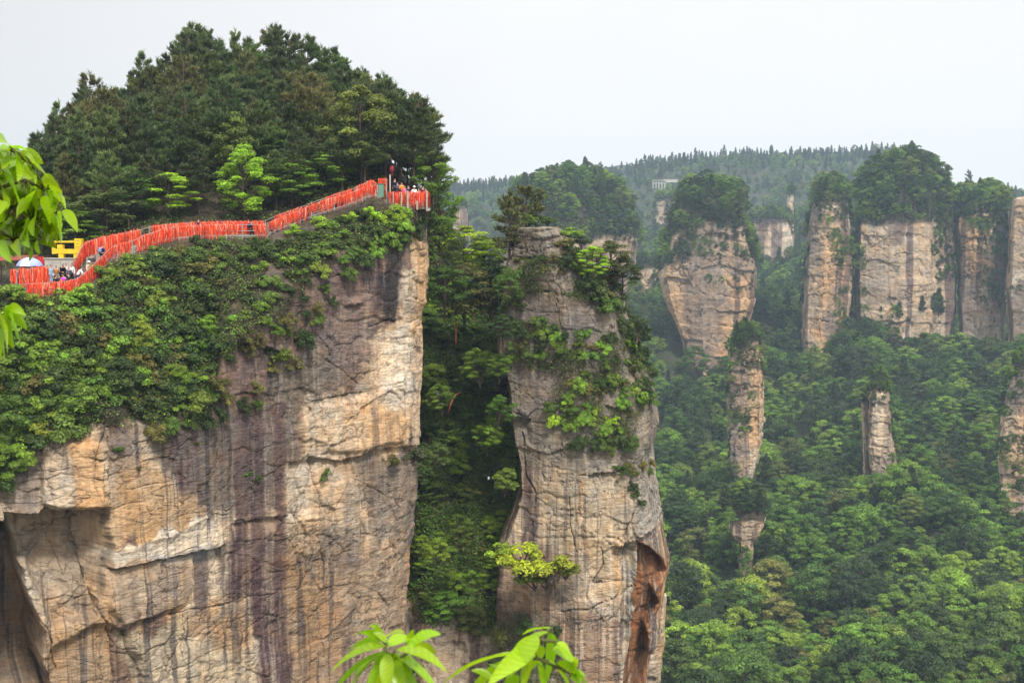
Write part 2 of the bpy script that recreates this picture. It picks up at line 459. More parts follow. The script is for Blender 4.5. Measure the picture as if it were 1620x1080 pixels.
ledges_near = [   # line, outward step above it / inward below, reach below in px
    ([(170, 895), (223, 888), (270, 880), (313, 871), (356, 863)], .75, 26),
    ([(172, 868), (215, 858), (260, 846), (300, 829), (330, 815)], -.35, 16),
    ([(-40, 806), (60, 812), (70, 800), (120, 806), (168, 802)], 1.3, 60),
    ([(496, 722), (542, 727), (583, 714), (666, 704)], .5, 14),
    ([(545, 482), (570, 481)], .5, 6),
    ([(372, 828), (419, 822), (460, 816)], .3, 10),
    ([(345, 545), (400, 540), (450, 560)], .5, 16),
]
def face_features(px, py):
    """recess (m, positive = into the rock) and crack darkness of the near cliff in photo coordinates"""
    wx = fbm(np.stack([px / 30, py / 30, px * 0], -1), octv=4, seed=77, gain=.62) * 4.5
    wy = fbm(np.stack([px / 30, py / 30, px * 0 + 5], -1), octv=4, seed=78, gain=.62) * 4
    X = px + wx; Y = py + wy
    rec = np.zeros(px.shape); ck = np.zeros(px.shape)
    for pts, w, dep in cracks_near:
        d = line_d(X, Y, pts); jag = .55 + .5 * fbm(np.stack([px / 22, py / 22, px * 0 + 9], -1), octv=3, seed=int(pts[0][0]))
        g = np.exp(-(d / (w * .62)) ** 2) * np.clip(jag, 0, 1); rec += dep * g * .9; ck = np.maximum(ck, g)
    for pts, st, reach in ledges_near:
        xs = [p[0] for p in pts]; x0, x1 = xs[0], xs[-1]
        yl = np.interp(X, xs, [p[1] for p in pts]); fade = sstep(X, x0 - 6, x0 + 6) * (1 - sstep(X, x1 - 6, x1 + 6))
        dy = Y - yl
        rec += np.where(dy > 0, st * np.exp(-dy / reach), -abs(st) * .5 * np.exp(dy / (reach * 1.3))) * fade
    # the big hollow under the roof at the lower left, its two levels, and the dark cavern beyond it
    h = poly_sd(X, Y, [(-300, 806), (60, 812), (168, 806), (171, 868), (161, 935), (156, 975), (80, 995), (66, 950), (40, 900), (-300, 860)])
    rec += 4.6 * sstep(h, -2, 5) * (1 - .62 * sstep(Y, 815, 975))
    h = poly_sd(X, Y, [(-300, 838), (12, 842), (28, 900), (48, 955), (68, 1000), (60, 1040), (88, 1110), (-300, 1150)])
    rec += 12.0 * sstep(h, -5, 12)
    rec -= 5.0 * (1 - sstep(px, -48, -30)) * sstep(py, 700, 800)  # added bulge of unseen rock left of view, keeps side light off the cavern
    h = poly_sd(X, Y, [(172, 898), (225, 890), (312, 875), (308, 915), (296, 955), (240, 975), (190, 985), (165, 950), (163, 925)])
    rec -= .55 * sstep(h, -3, 5)
    h = poly_sd(X, Y, [(196, 994), (234, 1070), (240, 1200), (60, 1200), (80, 1030), (150, 985)])
    rec += .9 * sstep(h, -6, 10)
    h = poly_sd(X, Y, [(70, 795), (66, 735), (100, 700), (165, 700), (168, 800), (110, 803)])
    rec -= .6 * sstep(h, -4, 5)
    h = poly_sd(X, Y, [(509, 640), (600, 620), (640, 590), (640, 700), (585, 712), (512, 715)])
    rec -= .4 * sstep(h, -3, 6)
    h = poly_sd(X, Y, [(460, 735), (505, 725), (512, 815), (455, 828)])
    rec += .35 * sstep(h, -3, 4)
    return rec, ck

def paint_near(V, px, py, c):
    n = fbm(V, (.8, .8, .10), 5, 201) * 16; n2 = fbm(V, (.5, .5, .5), 4, 203) * 14
    X = px + n2 * .6; Y = py + n + n2
    def pz(poly, col, amt=1.0, soft=8, sy=1.0):
        nonlocal c
        m = sstep(poly_sd(X, py + (n * sy) + n2, poly), -soft, soft) * amt
        c = blend(c, col, m)
    g2 = GREY * (1.12, .98, .92); nx = fbm(V, (2.4, 2.4, .10), 5, 205) * 9; ns = fbm(V, (1.5, 1.5, .045), 5, 207)
    pz([(330, 500), (500, 370), (650, 350), (652, 400), (640, 505), (588, 525), (575, 590), (560, 610), (480, 640), (480, 715), (350, 720), (260, 680)], g2 * .80, .94, 9)
    pz([(520, 430), (600, 430), (590, 520), (560, 580), (500, 560)], (.26, .19, .165), .6, 12)
    pz([(400, 560), (520, 540), (540, 600), (470, 640), (400, 620)], (.19, .16, .125), .6, 12)
    pz([(470, 380), (600, 380), (600, 470), (500, 470)], PURP * 1.35, .55, 12)
    pz([(355, 520), (430, 500), (450, 560), (430, 610), (360, 600)], PURP * 1.25, .7, 14)
    pz([(230, 650), (480, 640), (470, 760), (440, 800), (330, 810), (240, 720)], GREY * .78, .9, 10)
    for x0, x1, y0, y1, a in ((258, 274, 640, 800, .85), (284, 302, 640, 850, .9), (306, 316, 650, 800, .5), (340, 362, 660, 760, .5), (352, 366, 820, 910, .8), (372, 396, 640, 1120, .6), (398, 452, 640, 905, .75),
                              (362, 384, 830, 920, .9), (402, 455, 900, 1120, .95), (388, 400, 860, 960, .6), (452, 470, 690, 720, .4), (230, 246, 780, 870, .4), (545, 570, 640, 710, .85), (592, 600, 530, 600, .6),
                              (100, 111, 690, 760, .8), (560, 572, 760, 860, .5), (585, 598, 740, 850, .5), (516, 524, 660, 720, .4), (612, 618, 505, 560, .7)):
        rag = X - px + nx
        m = sstep(poly_sd(px + rag, py + n * 2.6, [(x0, y0), (x1, y0), (x1, y1), (x0, y1)]), -3.5, 3.5) * min(1, a * 1.12) * np.clip(.80 + .75 * ns, 0, 1)
        c = blend(c, PURP * (.90, .84, .90), m)
    pz([(602, 385), (640, 390), (636, 480), (628, 512), (606, 505), (598, 470)], DARK, .95, 4, .3)
    pz([(588, 380), (604, 380), (602, 480), (590, 500)], PURP, .7, 4, .3)
    pz([(655, 352), (690, 350), (690, 480), (680, 560), (680, 720), (560, 725), (515, 715), (512, 640), (590, 625), (586, 530), (640, 508), (648, 430)], (.66, .46, .29), .95, 6)
    pz([(515, 640), (545, 632), (545, 712), (515, 712)], CREAM * .9, .6, 4, .3)
    pz([(600, 530), (660, 520), (664, 650), (610, 645)], CREAM * 1.15, .85, 9)
    pz([(640, 420), (656, 420), (652, 500), (636, 500)], CREAM, .7, 4, .3)
    pz([(658, 360), (684, 352), (682, 520), (662, 560)], ORANGE * 1.08, .55, 5, .3)
    pz([(575, 640), (640, 650), (650, 700), (580, 700)], ORANGE * 1.1, .6, 9)
    pz([(455, 735), (505, 725), (600, 760), (600, 850), (520, 880), (452, 850)], BUFF * 1.08, .8, 8)
    pz([(458, 735), (500, 740), (500, 815), (456, 820)], CREAM, .6, 5, .3)
    pz([(560, 720), (668, 706), (662, 850), (600, 850)], GREY * .85, .7, 10)
    pz([(450, 870), (650, 860), (645, 980), (625, 1100), (450, 1100)], BROWN * 1.35, .6, 14)
    pz([(480, 830), (570, 835), (560, 900), (470, 900)], GREY * .75, .65, 12)
    pz([(520, 900), (640, 870), (640, 980), (560, 1000)], BUFF * .9, .5, 14)
    pz([(455, 900), (490, 900), (500, 1100), (455, 1100)], ORANGE * .75, .6, 8)
    pz([(172, 720), (250, 740), (330, 815), (220, 860), (172, 862)], (.52, .33, .17), .8, 9)
    pz([(190, 780), (250, 790), (250, 850), (190, 850)], ORANGE, .45, 8)
    pz([(172, 868), (330, 815), (330, 830), (358, 830), (354, 865), (172, 896)], CREAM * 1.1, .85, 3, .1)
    pz([(230, 880), (340, 862), (345, 885), (240, 900)], (.38, .38, .38), .6, 6, .2)
    pz([(170, 900), (310, 880), (300, 950), (180, 985)], BUFF * .95, .7, 9)
    pz([(240, 900), (300, 890), (300, 940), (230, 960)], GREY * 1.2, .5, 9)
    pz([(185, 1000), (400, 950), (400, 1110), (230, 1110)], (.55, .44, .30), .8, 8)
    pz([(292, 975), (400, 950), (395, 1010), (300, 1020)], BROWN * 1.6, .65, 8)
    pz([(340, 980), (395, 970), (390, 1020), (340, 1030)], ORANGE * .8, .55, 6)
    pz([(30, 870), (160, 880), (155, 970), (70, 980)], (.42, .32, .22), .6, 9)
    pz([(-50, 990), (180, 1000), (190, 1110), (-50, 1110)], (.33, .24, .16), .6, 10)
    pz([(-160, 842), (12, 842), (28, 900), (48, 955), (66, 1000), (60, 1040), (90, 1200), (-160, 1200)], (.15, .10, .065), .6, 7)  # cavern rock painted darker brown, standing in for the shade of its hollow
    pz([(66, 690), (100, 680), (102, 800), (70, 800)], CREAM * .9, .5, 4, .3)
    pz([(112, 690), (160, 700), (165, 800), (115, 800)], ORANGE * 1.08, .85, 5, .3)
    pz([(-50, 700), (70, 700), (66, 800), (-50, 800)], GREY * 1.1, .8, 8)
    pz([(170, 680), (228, 680), (226, 740), (172, 760)], GREY * 1.25, .6, 8)
    # fine vertical runs of black and of cream wash across the whole face
    n3 = fbm(V, (2.2, 2.2, .06), 5, 211); n4 = fbm(V, (3.1, 3.1, .10), 5, 213); zone = sstep(fbm(V, (.12, .12, .1), 3, 215), -.25, .3)
    c = blend(c, DARK * 1.6, sstep(n3, .20, .50) * .72 * zone)
    c = blend(c, CREAM * 1.05, sstep(n4, .42, .68) * .2 * (1 - zone * .3))
    return c

def build_massif():
    nc_face, nc_side = 760, 46
    cl = np.linspace(0, 1, nc_face)
    R = dict(face=430, slope=120, path=10, hill=110, back=14)
    px_s, Y_off = [], []
    rows = []
    tot = sum(R.values())
    V = np.zeros((tot, nc_face + nc_side, 3)); PX = np.zeros(V.shape[:2]); PY = np.zeros(V.shape[:2]); Z = np.zeros(V.shape[:2], int)
    side_t = np.linspace(0, 1, nc_side + 1)[1:]
    r = 0
    def row_pts(pyf, Yf, zone):
        """pyf, Yf are functions of the nominal column px"""
        nonlocal r
        nom = -140 + cl * (677 + 140)
        py = pyf(nom); e = tab(py, EDGE)
        px = -140 + cl * (e + 140)
        Y = Yf(nom)
        # the turned corner: last part of the face bends away
        Y = Y + 2.2 * np.clip((cl - .962) / .038, 0, 1) ** 1.6
        pe, ye, fe = px[-1], Y[-1], py[-1]
        L = 46 * side_t
        sx = pe - 26 * side_t * 1.0; sY = ye + L
        # keep world height on the flank
        base = P(px, py, Y); zc = base[-1, 2]
        side = P(sx, np.full(nc_side, fe), sY)
        side[:, 2] = zc + (0 if zone < 3 else 1) * 0
        V[r, :nc_face] = base; V[r, nc_face:] = side
        PX[r, :nc_face] = px; PX[r, nc_face:] = pe; PY[r] = np.concatenate([py, np.full(nc_side, fe)]); Z[r] = zone
        r += 1
    lipf = lambda x: tab(x, LIP); lipY = lambda x: tab(x, LIPY)
    for k in range(R['face']):
        t = k / R['face']
        row_pts(lambda x: 1190 + (lipf(x) - 1190) * t, lambda x: lipY(x) - 1.5 * (1 - t), 0)
    for k in range(R['slope']):
        t = k / R['slope']
        def pyf(x):
            n = col3(NEAR, x)[0]; return lipf(x) + (n + 3 - lipf(x)) * t
        def Yf(x):
            n = col3(NEAR, x)[1]; return lipY(x) + (n - .35 - lipY(x)) * (t ** 1.15)
        row_pts(pyf, Yf, 1)
    for k in range(R['path']):
        t = k / (R['path'] - 1)
        def pyf(x):
            n = P(x, *col3(NEAR, x)); f = P(x, *col3(FAR, x))
            return col3(NEAR, x)[0] * (1 - t) + col3(FAR, x)[0] * t + 1.2
        row_pts(pyf, lambda x: col3(NEAR, x)[1] * (1 - t) + col3(FAR, x)[1] * t, 2)
    for k in range(R['hill']):
        t = (k + 1) / R['hill']
        def pyf(x):
            f = col3(FAR, x)[0]; c = col3(CREST, x)[0]; return f + (c - f) * (t ** .85) - 1.0
        def Yf(x):
            f = col3(FAR, x)[1]; c = col3(CREST, x)[1]; return f + .3 + (c - f) * t ** 1.1
        row_pts(pyf, Yf, 3)
    for k in range(R['back']):
        t = (k + 1) / R['back']
        row_pts(lambda x: col3(CREST, x)[0] + 120 * t * t, lambda x: col3(CREST, x)[1] + 40 * t, 4)
    n = grid_normals(V)
    if n[100, 300, 1] > 0: n = -n
    d, cr = rock_disp(V, 1.0, 1.0, 3, .42, .5, .55)
    rec, ck = face_features(PX, PY)
    isface = (Z == 0)
    up = np.cumsum(np.ones(V.shape[:2]), 0)
    tface = np.where(Z == 0, np.arange(tot)[:, None] / R['face'], 1)
    sidem = np.zeros(V.shape[:2]); sidem[:, nc_face:] = 1
    att = 1 - sstep(tface, .985, 1.0)                       # calm near the lip so that things stand well
    feat = (1 - sidem)
    hn = n.copy(); hn[..., 2] *= .25; hn /= np.linalg.norm(hn, axis=-1, keepdims=True)
    disp = (d * .62 - rec * feat) * att
    # slopes: rough ground, with rocky steps on the steep part
    rough = fbm(V, (.35, .35, .35), 5, 61) * .55
    st = np.where(Z == 1, 1.0, 0) * sstep(np.where(Z == 1, (np.arange(tot)[:, None] - R['face']) / R['slope'], 0), 0, .15)
    st *= 1 - sstep(np.where(Z == 1, (np.arange(tot)[:, None] - R['face']) / R['slope'], 0), .8, .97)
    hl = np.where(Z == 3, sstep((np.arange(tot)[:, None] - R['face'] - R['slope'] - R['path']) / R['hill'], .03, .2), 0)
    W = V + hn * disp[..., None]
    W[..., 2] += rough * (st + hl * 1.3)
    c = rock_colour(V, 5, 1.0, .5, .45)
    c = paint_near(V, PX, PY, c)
    c = blend(c, DARK * .8, np.clip(ck * .8 + cr * .55, 0, 1) * att)
    soil = SOIL * (1 + .5 * fbm(V, (1.2, 1.2, 1.2), 4, 91)[..., None])
    soil = soil * 1.0
    rocky = blend(soil, GREY * .62, sstep(fbm(V, (.4, .4, .25), 4, 93), .15, .45) * .75)
    sm = np.where(Z >= 1, 1.0, sstep(tface + fbm(V, (.5, .5, .3), 4, 95) * .03, .975, .995))
    c = c * (1 - sm[..., None]) + rocky * sm[..., None]
    Q = grid_q(*V.shape[:2])
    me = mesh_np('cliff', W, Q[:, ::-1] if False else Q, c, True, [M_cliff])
    o = obj('cliff', me); tag(o, kind='structure')
    sub = W[::3, ::3]
    bv = BVHTree.FromPolygons([Vector(v) for v in sub.reshape(-1, 3).tolist()], grid_q(*sub.shape[:2]).tolist())
    return o, bv

def pillar(name, tabL, tabR, Y, depth, top, bottom, plan=None, s=1.0, seed=0, nr=200, ncol=220, amp=1.0, blocks=1.0, dome=.12, paintf=None, feat=None, mat=None, warm=.5, dark=.5, lean=0.0, capcol=True, frac=1.0, topslope=None, facet=.45):
    """free-standing rock built as a closed loft: traced left and right edges, real depth, own plan outline"""
    plan = plan or [(-1, .35), (-.86, .0), (-.2, -.12), (.5, -.04), (.88, .0), (1, .3), (1, .75), (.6, 1), (-.6, 1), (-1, .8)]
    pl = np.array(plan + plan[:1], float)
    seg = np.hypot(np.diff(pl[:, 0]) * 1.0, np.diff(pl[:, 1])); seg = seg * np.where((pl[:-1, 1] + pl[1:, 1]) / 2 > .6, .45, 1.2)
    cum = np.concatenate([[0], np.cumsum(seg)]); tt = np.linspace(0, cum[-1], ncol, endpoint=False)
    u = np.interp(tt, cum, pl[:, 0]); v = np.interp(tt, cum, pl[:, 1])
    nb = int(nr * .86); nt_ = nr - nb
    V = np.zeros((nr, ncol, 3)); PX = np.zeros((nr, ncol)); PY = np.zeros((nr, ncol)); T = np.zeros((nr, ncol))
    for k in range(nb):
        t = k / (nb - 1); py = bottom + (top - bottom) * t
        if topslope is not None:
            pxn = (tab(top, tabL) + tab(top, tabR)) / 2 + u * (tab(top, tabR) - tab(top, tabL)) / 2
            pyc = bottom + (top + tab(pxn, topslope) - bottom) * t
        else: pyc = np.full(ncol, py)
        xl = tab(pyc, tabL); xr = tab(pyc, tabR)
        px = (xl + xr) / 2 + u * (xr - xl) / 2
        front = P(px, pyc, Y + lean * (1 - t))
        w = (front[:, 0].max() - front[:, 0].min())
        row = front.copy()
        row[:, 1] += v * depth
        row[:, 0] *= row[:, 1] / front[:, 1]           # keep the side walls on their own edge
        V[k] = row; PX[k] = px; PY[k] = pyc; T[k] = t
    ring = V[nb - 1]; cen = ring.mean(0)
    hw = abs(ring[:, 0] - cen[0]).max()
    for k in range(nt_):
        r_ = math.cos((k + 1) / nt_ * math.pi / 2) * .999 + .001
        h = math.sin((k + 1) / nt_ * math.pi / 2)
        V[nb + k] = cen + (ring - cen) * r_; V[nb + k, :, 2] = cen[2] * (1 - r_) + ring[:, 2] * r_ + h * hw * dome
        PX[nb + k] = PX[nb - 1]; PY[nb + k] = PY[nb - 1]; T[nb + k] = 1 + h
    n = grid_normals(V, True)
    if n[nb // 2, np.argmin(v)][1] > 0: n = -n
    d, cr = rock_disp(V, s, amp, seed, blocks, frac, facet)
    edge = np.abs(u)[None, :] ** 6 * .35
    hn = n.copy(); hn[..., 2] *= .2; hn /= np.linalg.norm(hn, axis=-1, keepdims=True) + 1e-9
    rec = 0; ck = 0
    if feat: rec, ck = feat(PX, PY, v[None, :] + 0 * PX)
    dn = np.where(T > 1, np.clip(2 - T, 0, 1), 1)
    W = V + hn * (d * (1 - edge) * dn)[..., None]; W[..., 1] += rec * dn
    c = rock_colour(V, seed, s, warm, dark)
    if paintf: c = paintf(V, PX, PY, c, v[None, :] + 0 * PX)
    c = blend(c, DARK, np.clip(cr * .6 + ck * .8, 0, 1))
    if capcol:
        sm = sstep(T + fbm(V / s, (.3, .3, .3), 4, seed + 71) * .05, .95, 1.0)
        c = c * (1 - sm[..., None]) + (SOIL * (1 + .4 * fbm(V, (1, 1, 1), 3, 5)[..., None])) * sm[..., None]
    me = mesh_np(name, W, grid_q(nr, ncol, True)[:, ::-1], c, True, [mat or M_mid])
    o = obj(name, me)
    sub = W[::2, ::2]
    bv = BVHTree.FromPolygons([Vector(q) for q in sub.reshape(-1, 3).tolist()], grid_q(sub.shape[0], sub.shape[1], True).tolist())
    return o, bv

# ---- second pillar -------------------------------------------------------
def p2_feat(px, py, v):
    wx = fbm(np.stack([px / 25, py / 25, px * 0], -1), octv=4, seed=87) * 3
    X = px + wx; Y = py + wx * .8
    rec = np.zeros(px.shape); ck = np.zeros(px.shape)
    front = (v < .5)
    for pts, w, dep in [([(861, 963), (898, 962), (950, 950), (990, 938)], 1.4, .6), ([(905, 747), (968, 747), (1027, 728), (1036, 722)], 1.5, .7),
                        ([(827, 687), (831, 754), (846, 773), (852, 800)], 1.5, .7), ([(903, 784), (905, 836), (909, 860)], 1.3, .6),
                        ([(950, 862), (953, 887), (940, 910), (938, 917), (959, 917)], 1.2, .5), ([(820, 372), (850, 366), (884, 362)], 1.2, .5),
                        ([(816, 390), (850, 398), (880, 388)], 1.2, .6), ([(830, 463), (870, 460), (900, 468)], 1.2, .5), ([(880, 660), (930, 655), (975, 665)], 1.2, .5),
                        ([(800, 555), (850, 548), (900, 556)], .8, .3), ([(987, 842), (1000, 815), (1012, 790)], 1.1, .5), ([(858, 850), (910, 842), (980, 850)], .9, .35),
                        ([(812, 655), (835, 662), (850, 650), (900, 640)], 1.2, .6), ([(980, 935), (1006, 925)], 1.2, .5), ([(905, 870), (930, 860), (978, 858)], .8, .3)]:
        d = line_d(X, Y, pts); g = np.exp(-(d / (w * .6)) ** 2) * np.clip(.6 + .5 * fbm(np.stack([px / 20, py / 20, px * 0 + 3], -1), octv=3, seed=int(pts[0][0])), 0, 1); rec += dep * g; ck = np.maximum(ck, g)
    for pts, st, reach in [([(975, 866), (1000, 852), (1020, 846), (1046, 841)], 1.3, 10), ([(800, 660), (838, 664)], .9, 22), ([(860, 376), (888, 372)], .5, 8),
                           ([(960, 640), (1000, 650)], .5, 8), ([(930, 748), (975, 748)], .6, 10), ([(815, 405), (890, 408)], .5, 10)]:
        xs = [p[0] for p in pts]
        yl = np.interp(X, xs, [p[1] for p in pts]); fade = sstep(X, xs[0] - 5, xs[0] + 5) * (1 - sstep(X, xs[-1] - 5, xs[-1] + 5)); dy = Y - yl
        rec += np.where(dy > 0, st * np.exp(-dy / reach), -st * .4 * np.exp(dy / (reach * 1.3))) * fade
    cav = poly_sd(px + wx * .4, py, [(1011, 861), (1026, 873), (1042, 898), (1054, 930), (1036, 940), (1038, 972), (1020, 995), (1022, 1043), (1030, 1065), (1005, 1130), (985, 1130), (987, 1072), (996, 1013), (998, 969), (1007, 961), (1009, 902)])
    rec += 3.2 * sstep(cav, -2.5, 3)
    jam = poly_sd(X, Y, [(979, 866), (1010, 858), (1007, 961), (998, 969), (996, 1013), (985, 1100), (980, 976)])
    rec += .9 * sstep(jam, -1, 12)
    return rec * front, ck * front

def p2_paint(V, px, py, c, v):
    n = fbm(V, (.6, .6, .12), 5, 301) * 14; n2 = fbm(V, (.4, .4, .4), 4, 303) * 14
    def pz(poly, col, amt=1.0, soft=9, sy=1.0):
        nonlocal c
        c = blend(c, col, sstep(poly_sd(px + n2 * .6, py + n * sy + n2, poly), -soft, soft) * amt)
    pz([(700, 300), (1100, 300), (1100, 740), (960, 745), (860, 745), (700, 745)], (.25, .215, .17), .88, 16)
    pz([(800, 440), (960, 470), (960, 560), (800, 570)], (.22, .18, .155), .7, 16)
    pz([(815, 520), (1000, 580), (960, 660), (830, 650)], GREY * 1.05, .8, 16)
    pz([(860, 750), (1010, 740), (1010, 850), (980, 870), (900, 900), (860, 840)], (.47, .375, .265), .85, 12)
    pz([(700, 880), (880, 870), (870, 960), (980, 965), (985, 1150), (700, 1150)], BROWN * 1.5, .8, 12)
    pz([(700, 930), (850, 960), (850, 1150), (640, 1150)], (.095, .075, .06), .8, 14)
    pz([(900, 985), (975, 975), (975, 1060), (940, 1040)], (.34, .24, .175), .7, 10)
    pz([(885, 800), (975, 790), (980, 970), (960, 940), (890, 870)], (.52, .38, .235), .6, 10)
    pz([(978, 866), (1010, 856), (1006, 961), (996, 1013), (984, 1100)], (.52, .46, .37), .9, 3, .1)
    pz([(970, 850), (982, 850), (986, 960), (978, 960)], ORANGE * 1.1, .55, 5, .3)
    pz([(1000, 740), (1060, 720), (1060, 860), (1010, 850)], (.40, .35, .28), .7, 8)
    pz([(912, 750), (922, 750), (924, 850), (916, 850)], ORANGE, .5, 3, 0)
    pz([(1009, 858), (1028, 870), (1046, 898), (1056, 932), (1036, 945), (1040, 972), (1022, 995), (1024, 1043), (1030, 1080), (1005, 1130), (982, 1130), (996, 1013), (998, 969)], (.27, .115, .045), .95, 2.5, .1)
    pz([(870, 900), (900, 880), (920, 1000), (890, 1000)], GREY * .6, .5, 10)
    n3 = fbm(V, (2.0, 2.0, .07), 5, 311); low = sstep(py, 700, 780)
    c = blend(c, DARK * 1.8, sstep(n3, .25, .55) * .55 * (.4 + .6 * low))
    c = blend(c, CREAM, sstep(fbm(V, (2.6, 2.6, .1), 5, 313), .35, .6) * .45 * (.3 + .7 * low))
    return c

def build_p2():
    L = [(300, 815), (357, 815), (400, 812), (430, 800), (480, 792), (560, 786), (610, 800), (660, 806), (700, 812), (745, 822), (790, 824), (840, 806), (880, 790), (940, 788), (990, 786), (1200, 782)]
    R = [(300, 880), (357, 882), (372, 892), (395, 914), (420, 940), (450, 964), (480, 984), (520, 1000), (560, 1012), (600, 1025), (640, 1034), (690, 1040), (715, 1036), (735, 1031), (780, 1037), (830, 1044), (845, 1046), (870, 1048), (900, 1052), (925, 1058), (940, 1057), (965, 1050), (990, 1046), (1040, 1042), (1075, 1030), (1100, 1024), (1200, 1022)]
    plan = [(-1, .30), (-.97, .06), (-.6, .0), (0, -.06), (.55, -.02), (.72, .0), (.86, .10), (.94, .22), (1, .5), (.95, .85), (.5, 1), (-.5, 1), (-.95, .85)]
    o, bv = pillar('rock_pillar', L, R, 126, 20, 362, 1190, plan, 1.0, 23, 470, 620, .55, .65, .05, p2_paint, p2_feat, M_cliff, frac=.8, capcol=False, facet=.8)
    tag(o, 'grey-buff sandstone pillar with shrubs on its ledges, standing just right of the big cliff beyond the leafy gully', 'rock pillar')
    return o, bv

# ---- gully between the two ------------------------------------------------
GT = [(560, 330), (640, 300), (676, 300), (700, 322), (725, 385), (755, 410), (790, 425), (830, 440), (900, 520)]
def build_gully():
    nr, nc = 260, 240
    x = np.linspace(600, 900, nc); rows = []
    for k in range(nr):
        t = k / (nr - 1)
        top = tab(x, GT); py = 1160 + (top - 1160) * t
        Y = tab(t, [(0, 127.5), (.2, 129), (.27, 132), (1, 150)]) + (x - 600) * .004
        Y = Y + 3 * np.exp(-((x - 650) / 14) ** 2)
        rows.append(P(x, py, Y))
    for k in range(12):
        top = tab(x, GT); r_ = P(x, top + 4 * k * k, 150 + 4.5 * (k + 1) + 0 * x); rows.append(r_)
    V = np.array(rows)
    d, cr = rock_disp(V, 1.0, 1.0, 37, .9, 1)
    n = grid_normals(V)
    if n[100, 100, 1] > 0: n = -n
    W = V + n * (d * .9)[..., None]
    t = np.linspace(0, 1, V.shape[0])[:, None] + 0 * V[..., 0]
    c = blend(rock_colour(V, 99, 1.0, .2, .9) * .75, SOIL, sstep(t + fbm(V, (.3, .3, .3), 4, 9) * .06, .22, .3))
    c = blend(c, MOSS * .6, sstep(fbm(V, (.5, .5, .5), 4, 19), .0, .5) * .6 * sstep(t, .2, .3))
    o = obj('ravine', mesh_np('ravine', W, grid_q(*V.shape[:2]), c, True, [M_cliff])); tag(o, kind='structure')
    sub = W[::2, ::2]
    return o, BVHTree.FromPolygons([Vector(q) for q in sub.reshape(-1, 3).tolist()], grid_q(*sub.shape[:2]).tolist())

# ---- valley side and far plateau ------------------------------------------
CR = [(-2400, 300), (300, 300), (700, 290), (760, 282), (850, 275), (950, 265), (1000, 260), (1080, 250), (1180, 242), (1280, 238), (1400, 236), (1440, 242), (1468, 262), (1490, 300), (1520, 320), (1545, 305), (1600, 300), (1640, 318), (1800, 330), (4200, 330)]
def build_valley():
    x = np.concatenate([np.linspace(-2400, 400, 60, endpoint=False), np.linspace(400, 1900, 420, endpoint=False), np.linspace(1900, 4200, 50)])
    rows = []
    T1 = np.linspace(0, 1, 150)
    near_py = [(0, 4200), (.12, 1700), (.2, 1250), (.42, 1080), (.66, 800), (.8, 680), (1, 562)]
    near_Y = [(0, 45), (.12, 140), (.2, 215), (.42, 262), (.66, 370), (.8, 455), (1, 570)]
    for t in T1: rows.append(P(x, tab(t, near_py), tab(t, near_Y)))
    cr = tab(x, CR)
    for t in np.linspace(0, 1, 190)[1:]:
        py = 562 + (cr - 562) * t; Y = 570 + 830 * t ** 1.25
        rows.append(P(x, py, Y))
    for k in range(1, 14): rows.append(P(x, cr + 1.2 * k * k, 1400 + 45 * k))
    V = np.array(rows)
    Yv = V[..., 1]
    a = np.clip(Yv / 600, .25, 2.0)
    big = fbm(V * (1, 1, 0), (.012, .006, 1), 4, 401) * 15 * a; med = fbm(V * (1, 1, 0), (.04, .03, 1), 4, 402) * 6.5 * a
    crest = sstep(Yv, 1150, 1400)
    W = V.copy(); W[..., 2] += (big + med) * (1 - crest * .85) - 3.0
    c = np.ones(V.shape) * .03
    o = obj('valley_side', mesh_np('valley_side', W, grid_q(*V.shape[:2]), c, True, [M_valley])); tag(o, kind='structure')
    bv = BVHTree.FromPolygons([Vector(q) for q in W.reshape(-1, 3).tolist()], grid_q(*V.shape[:2]).tolist())
    # the ground sheet under it all, to the horizon
    g = np.linspace(-1, 1, 61)
    gx, gy = np.meshgrid(g * 1900, 600 + g * 1600)
    G = np.stack([gx, gy, -150 + 0 * gx], -1); G[..., 2] += fbm(G, (.01, .01, 1), 3, 8) * 3
    go = obj('ground', mesh_np('ground', G, grid_q(61, 61), None, True, [M_valley])); tag(go, kind='structure')
    return o, bv

def far_paint(stain=(), base=None):
    def f(V, px, py, c, v):
        if base is not None: c = c * np.asarray(base)
        n = fbm(V, (.3, .3, .03), 4, 501) * 5
        for poly, col, a in stain:
            c = blend(c, col, sstep(poly_sd(px + n * .5, py + n, poly), -3, 3) * a)
        return c
    return f

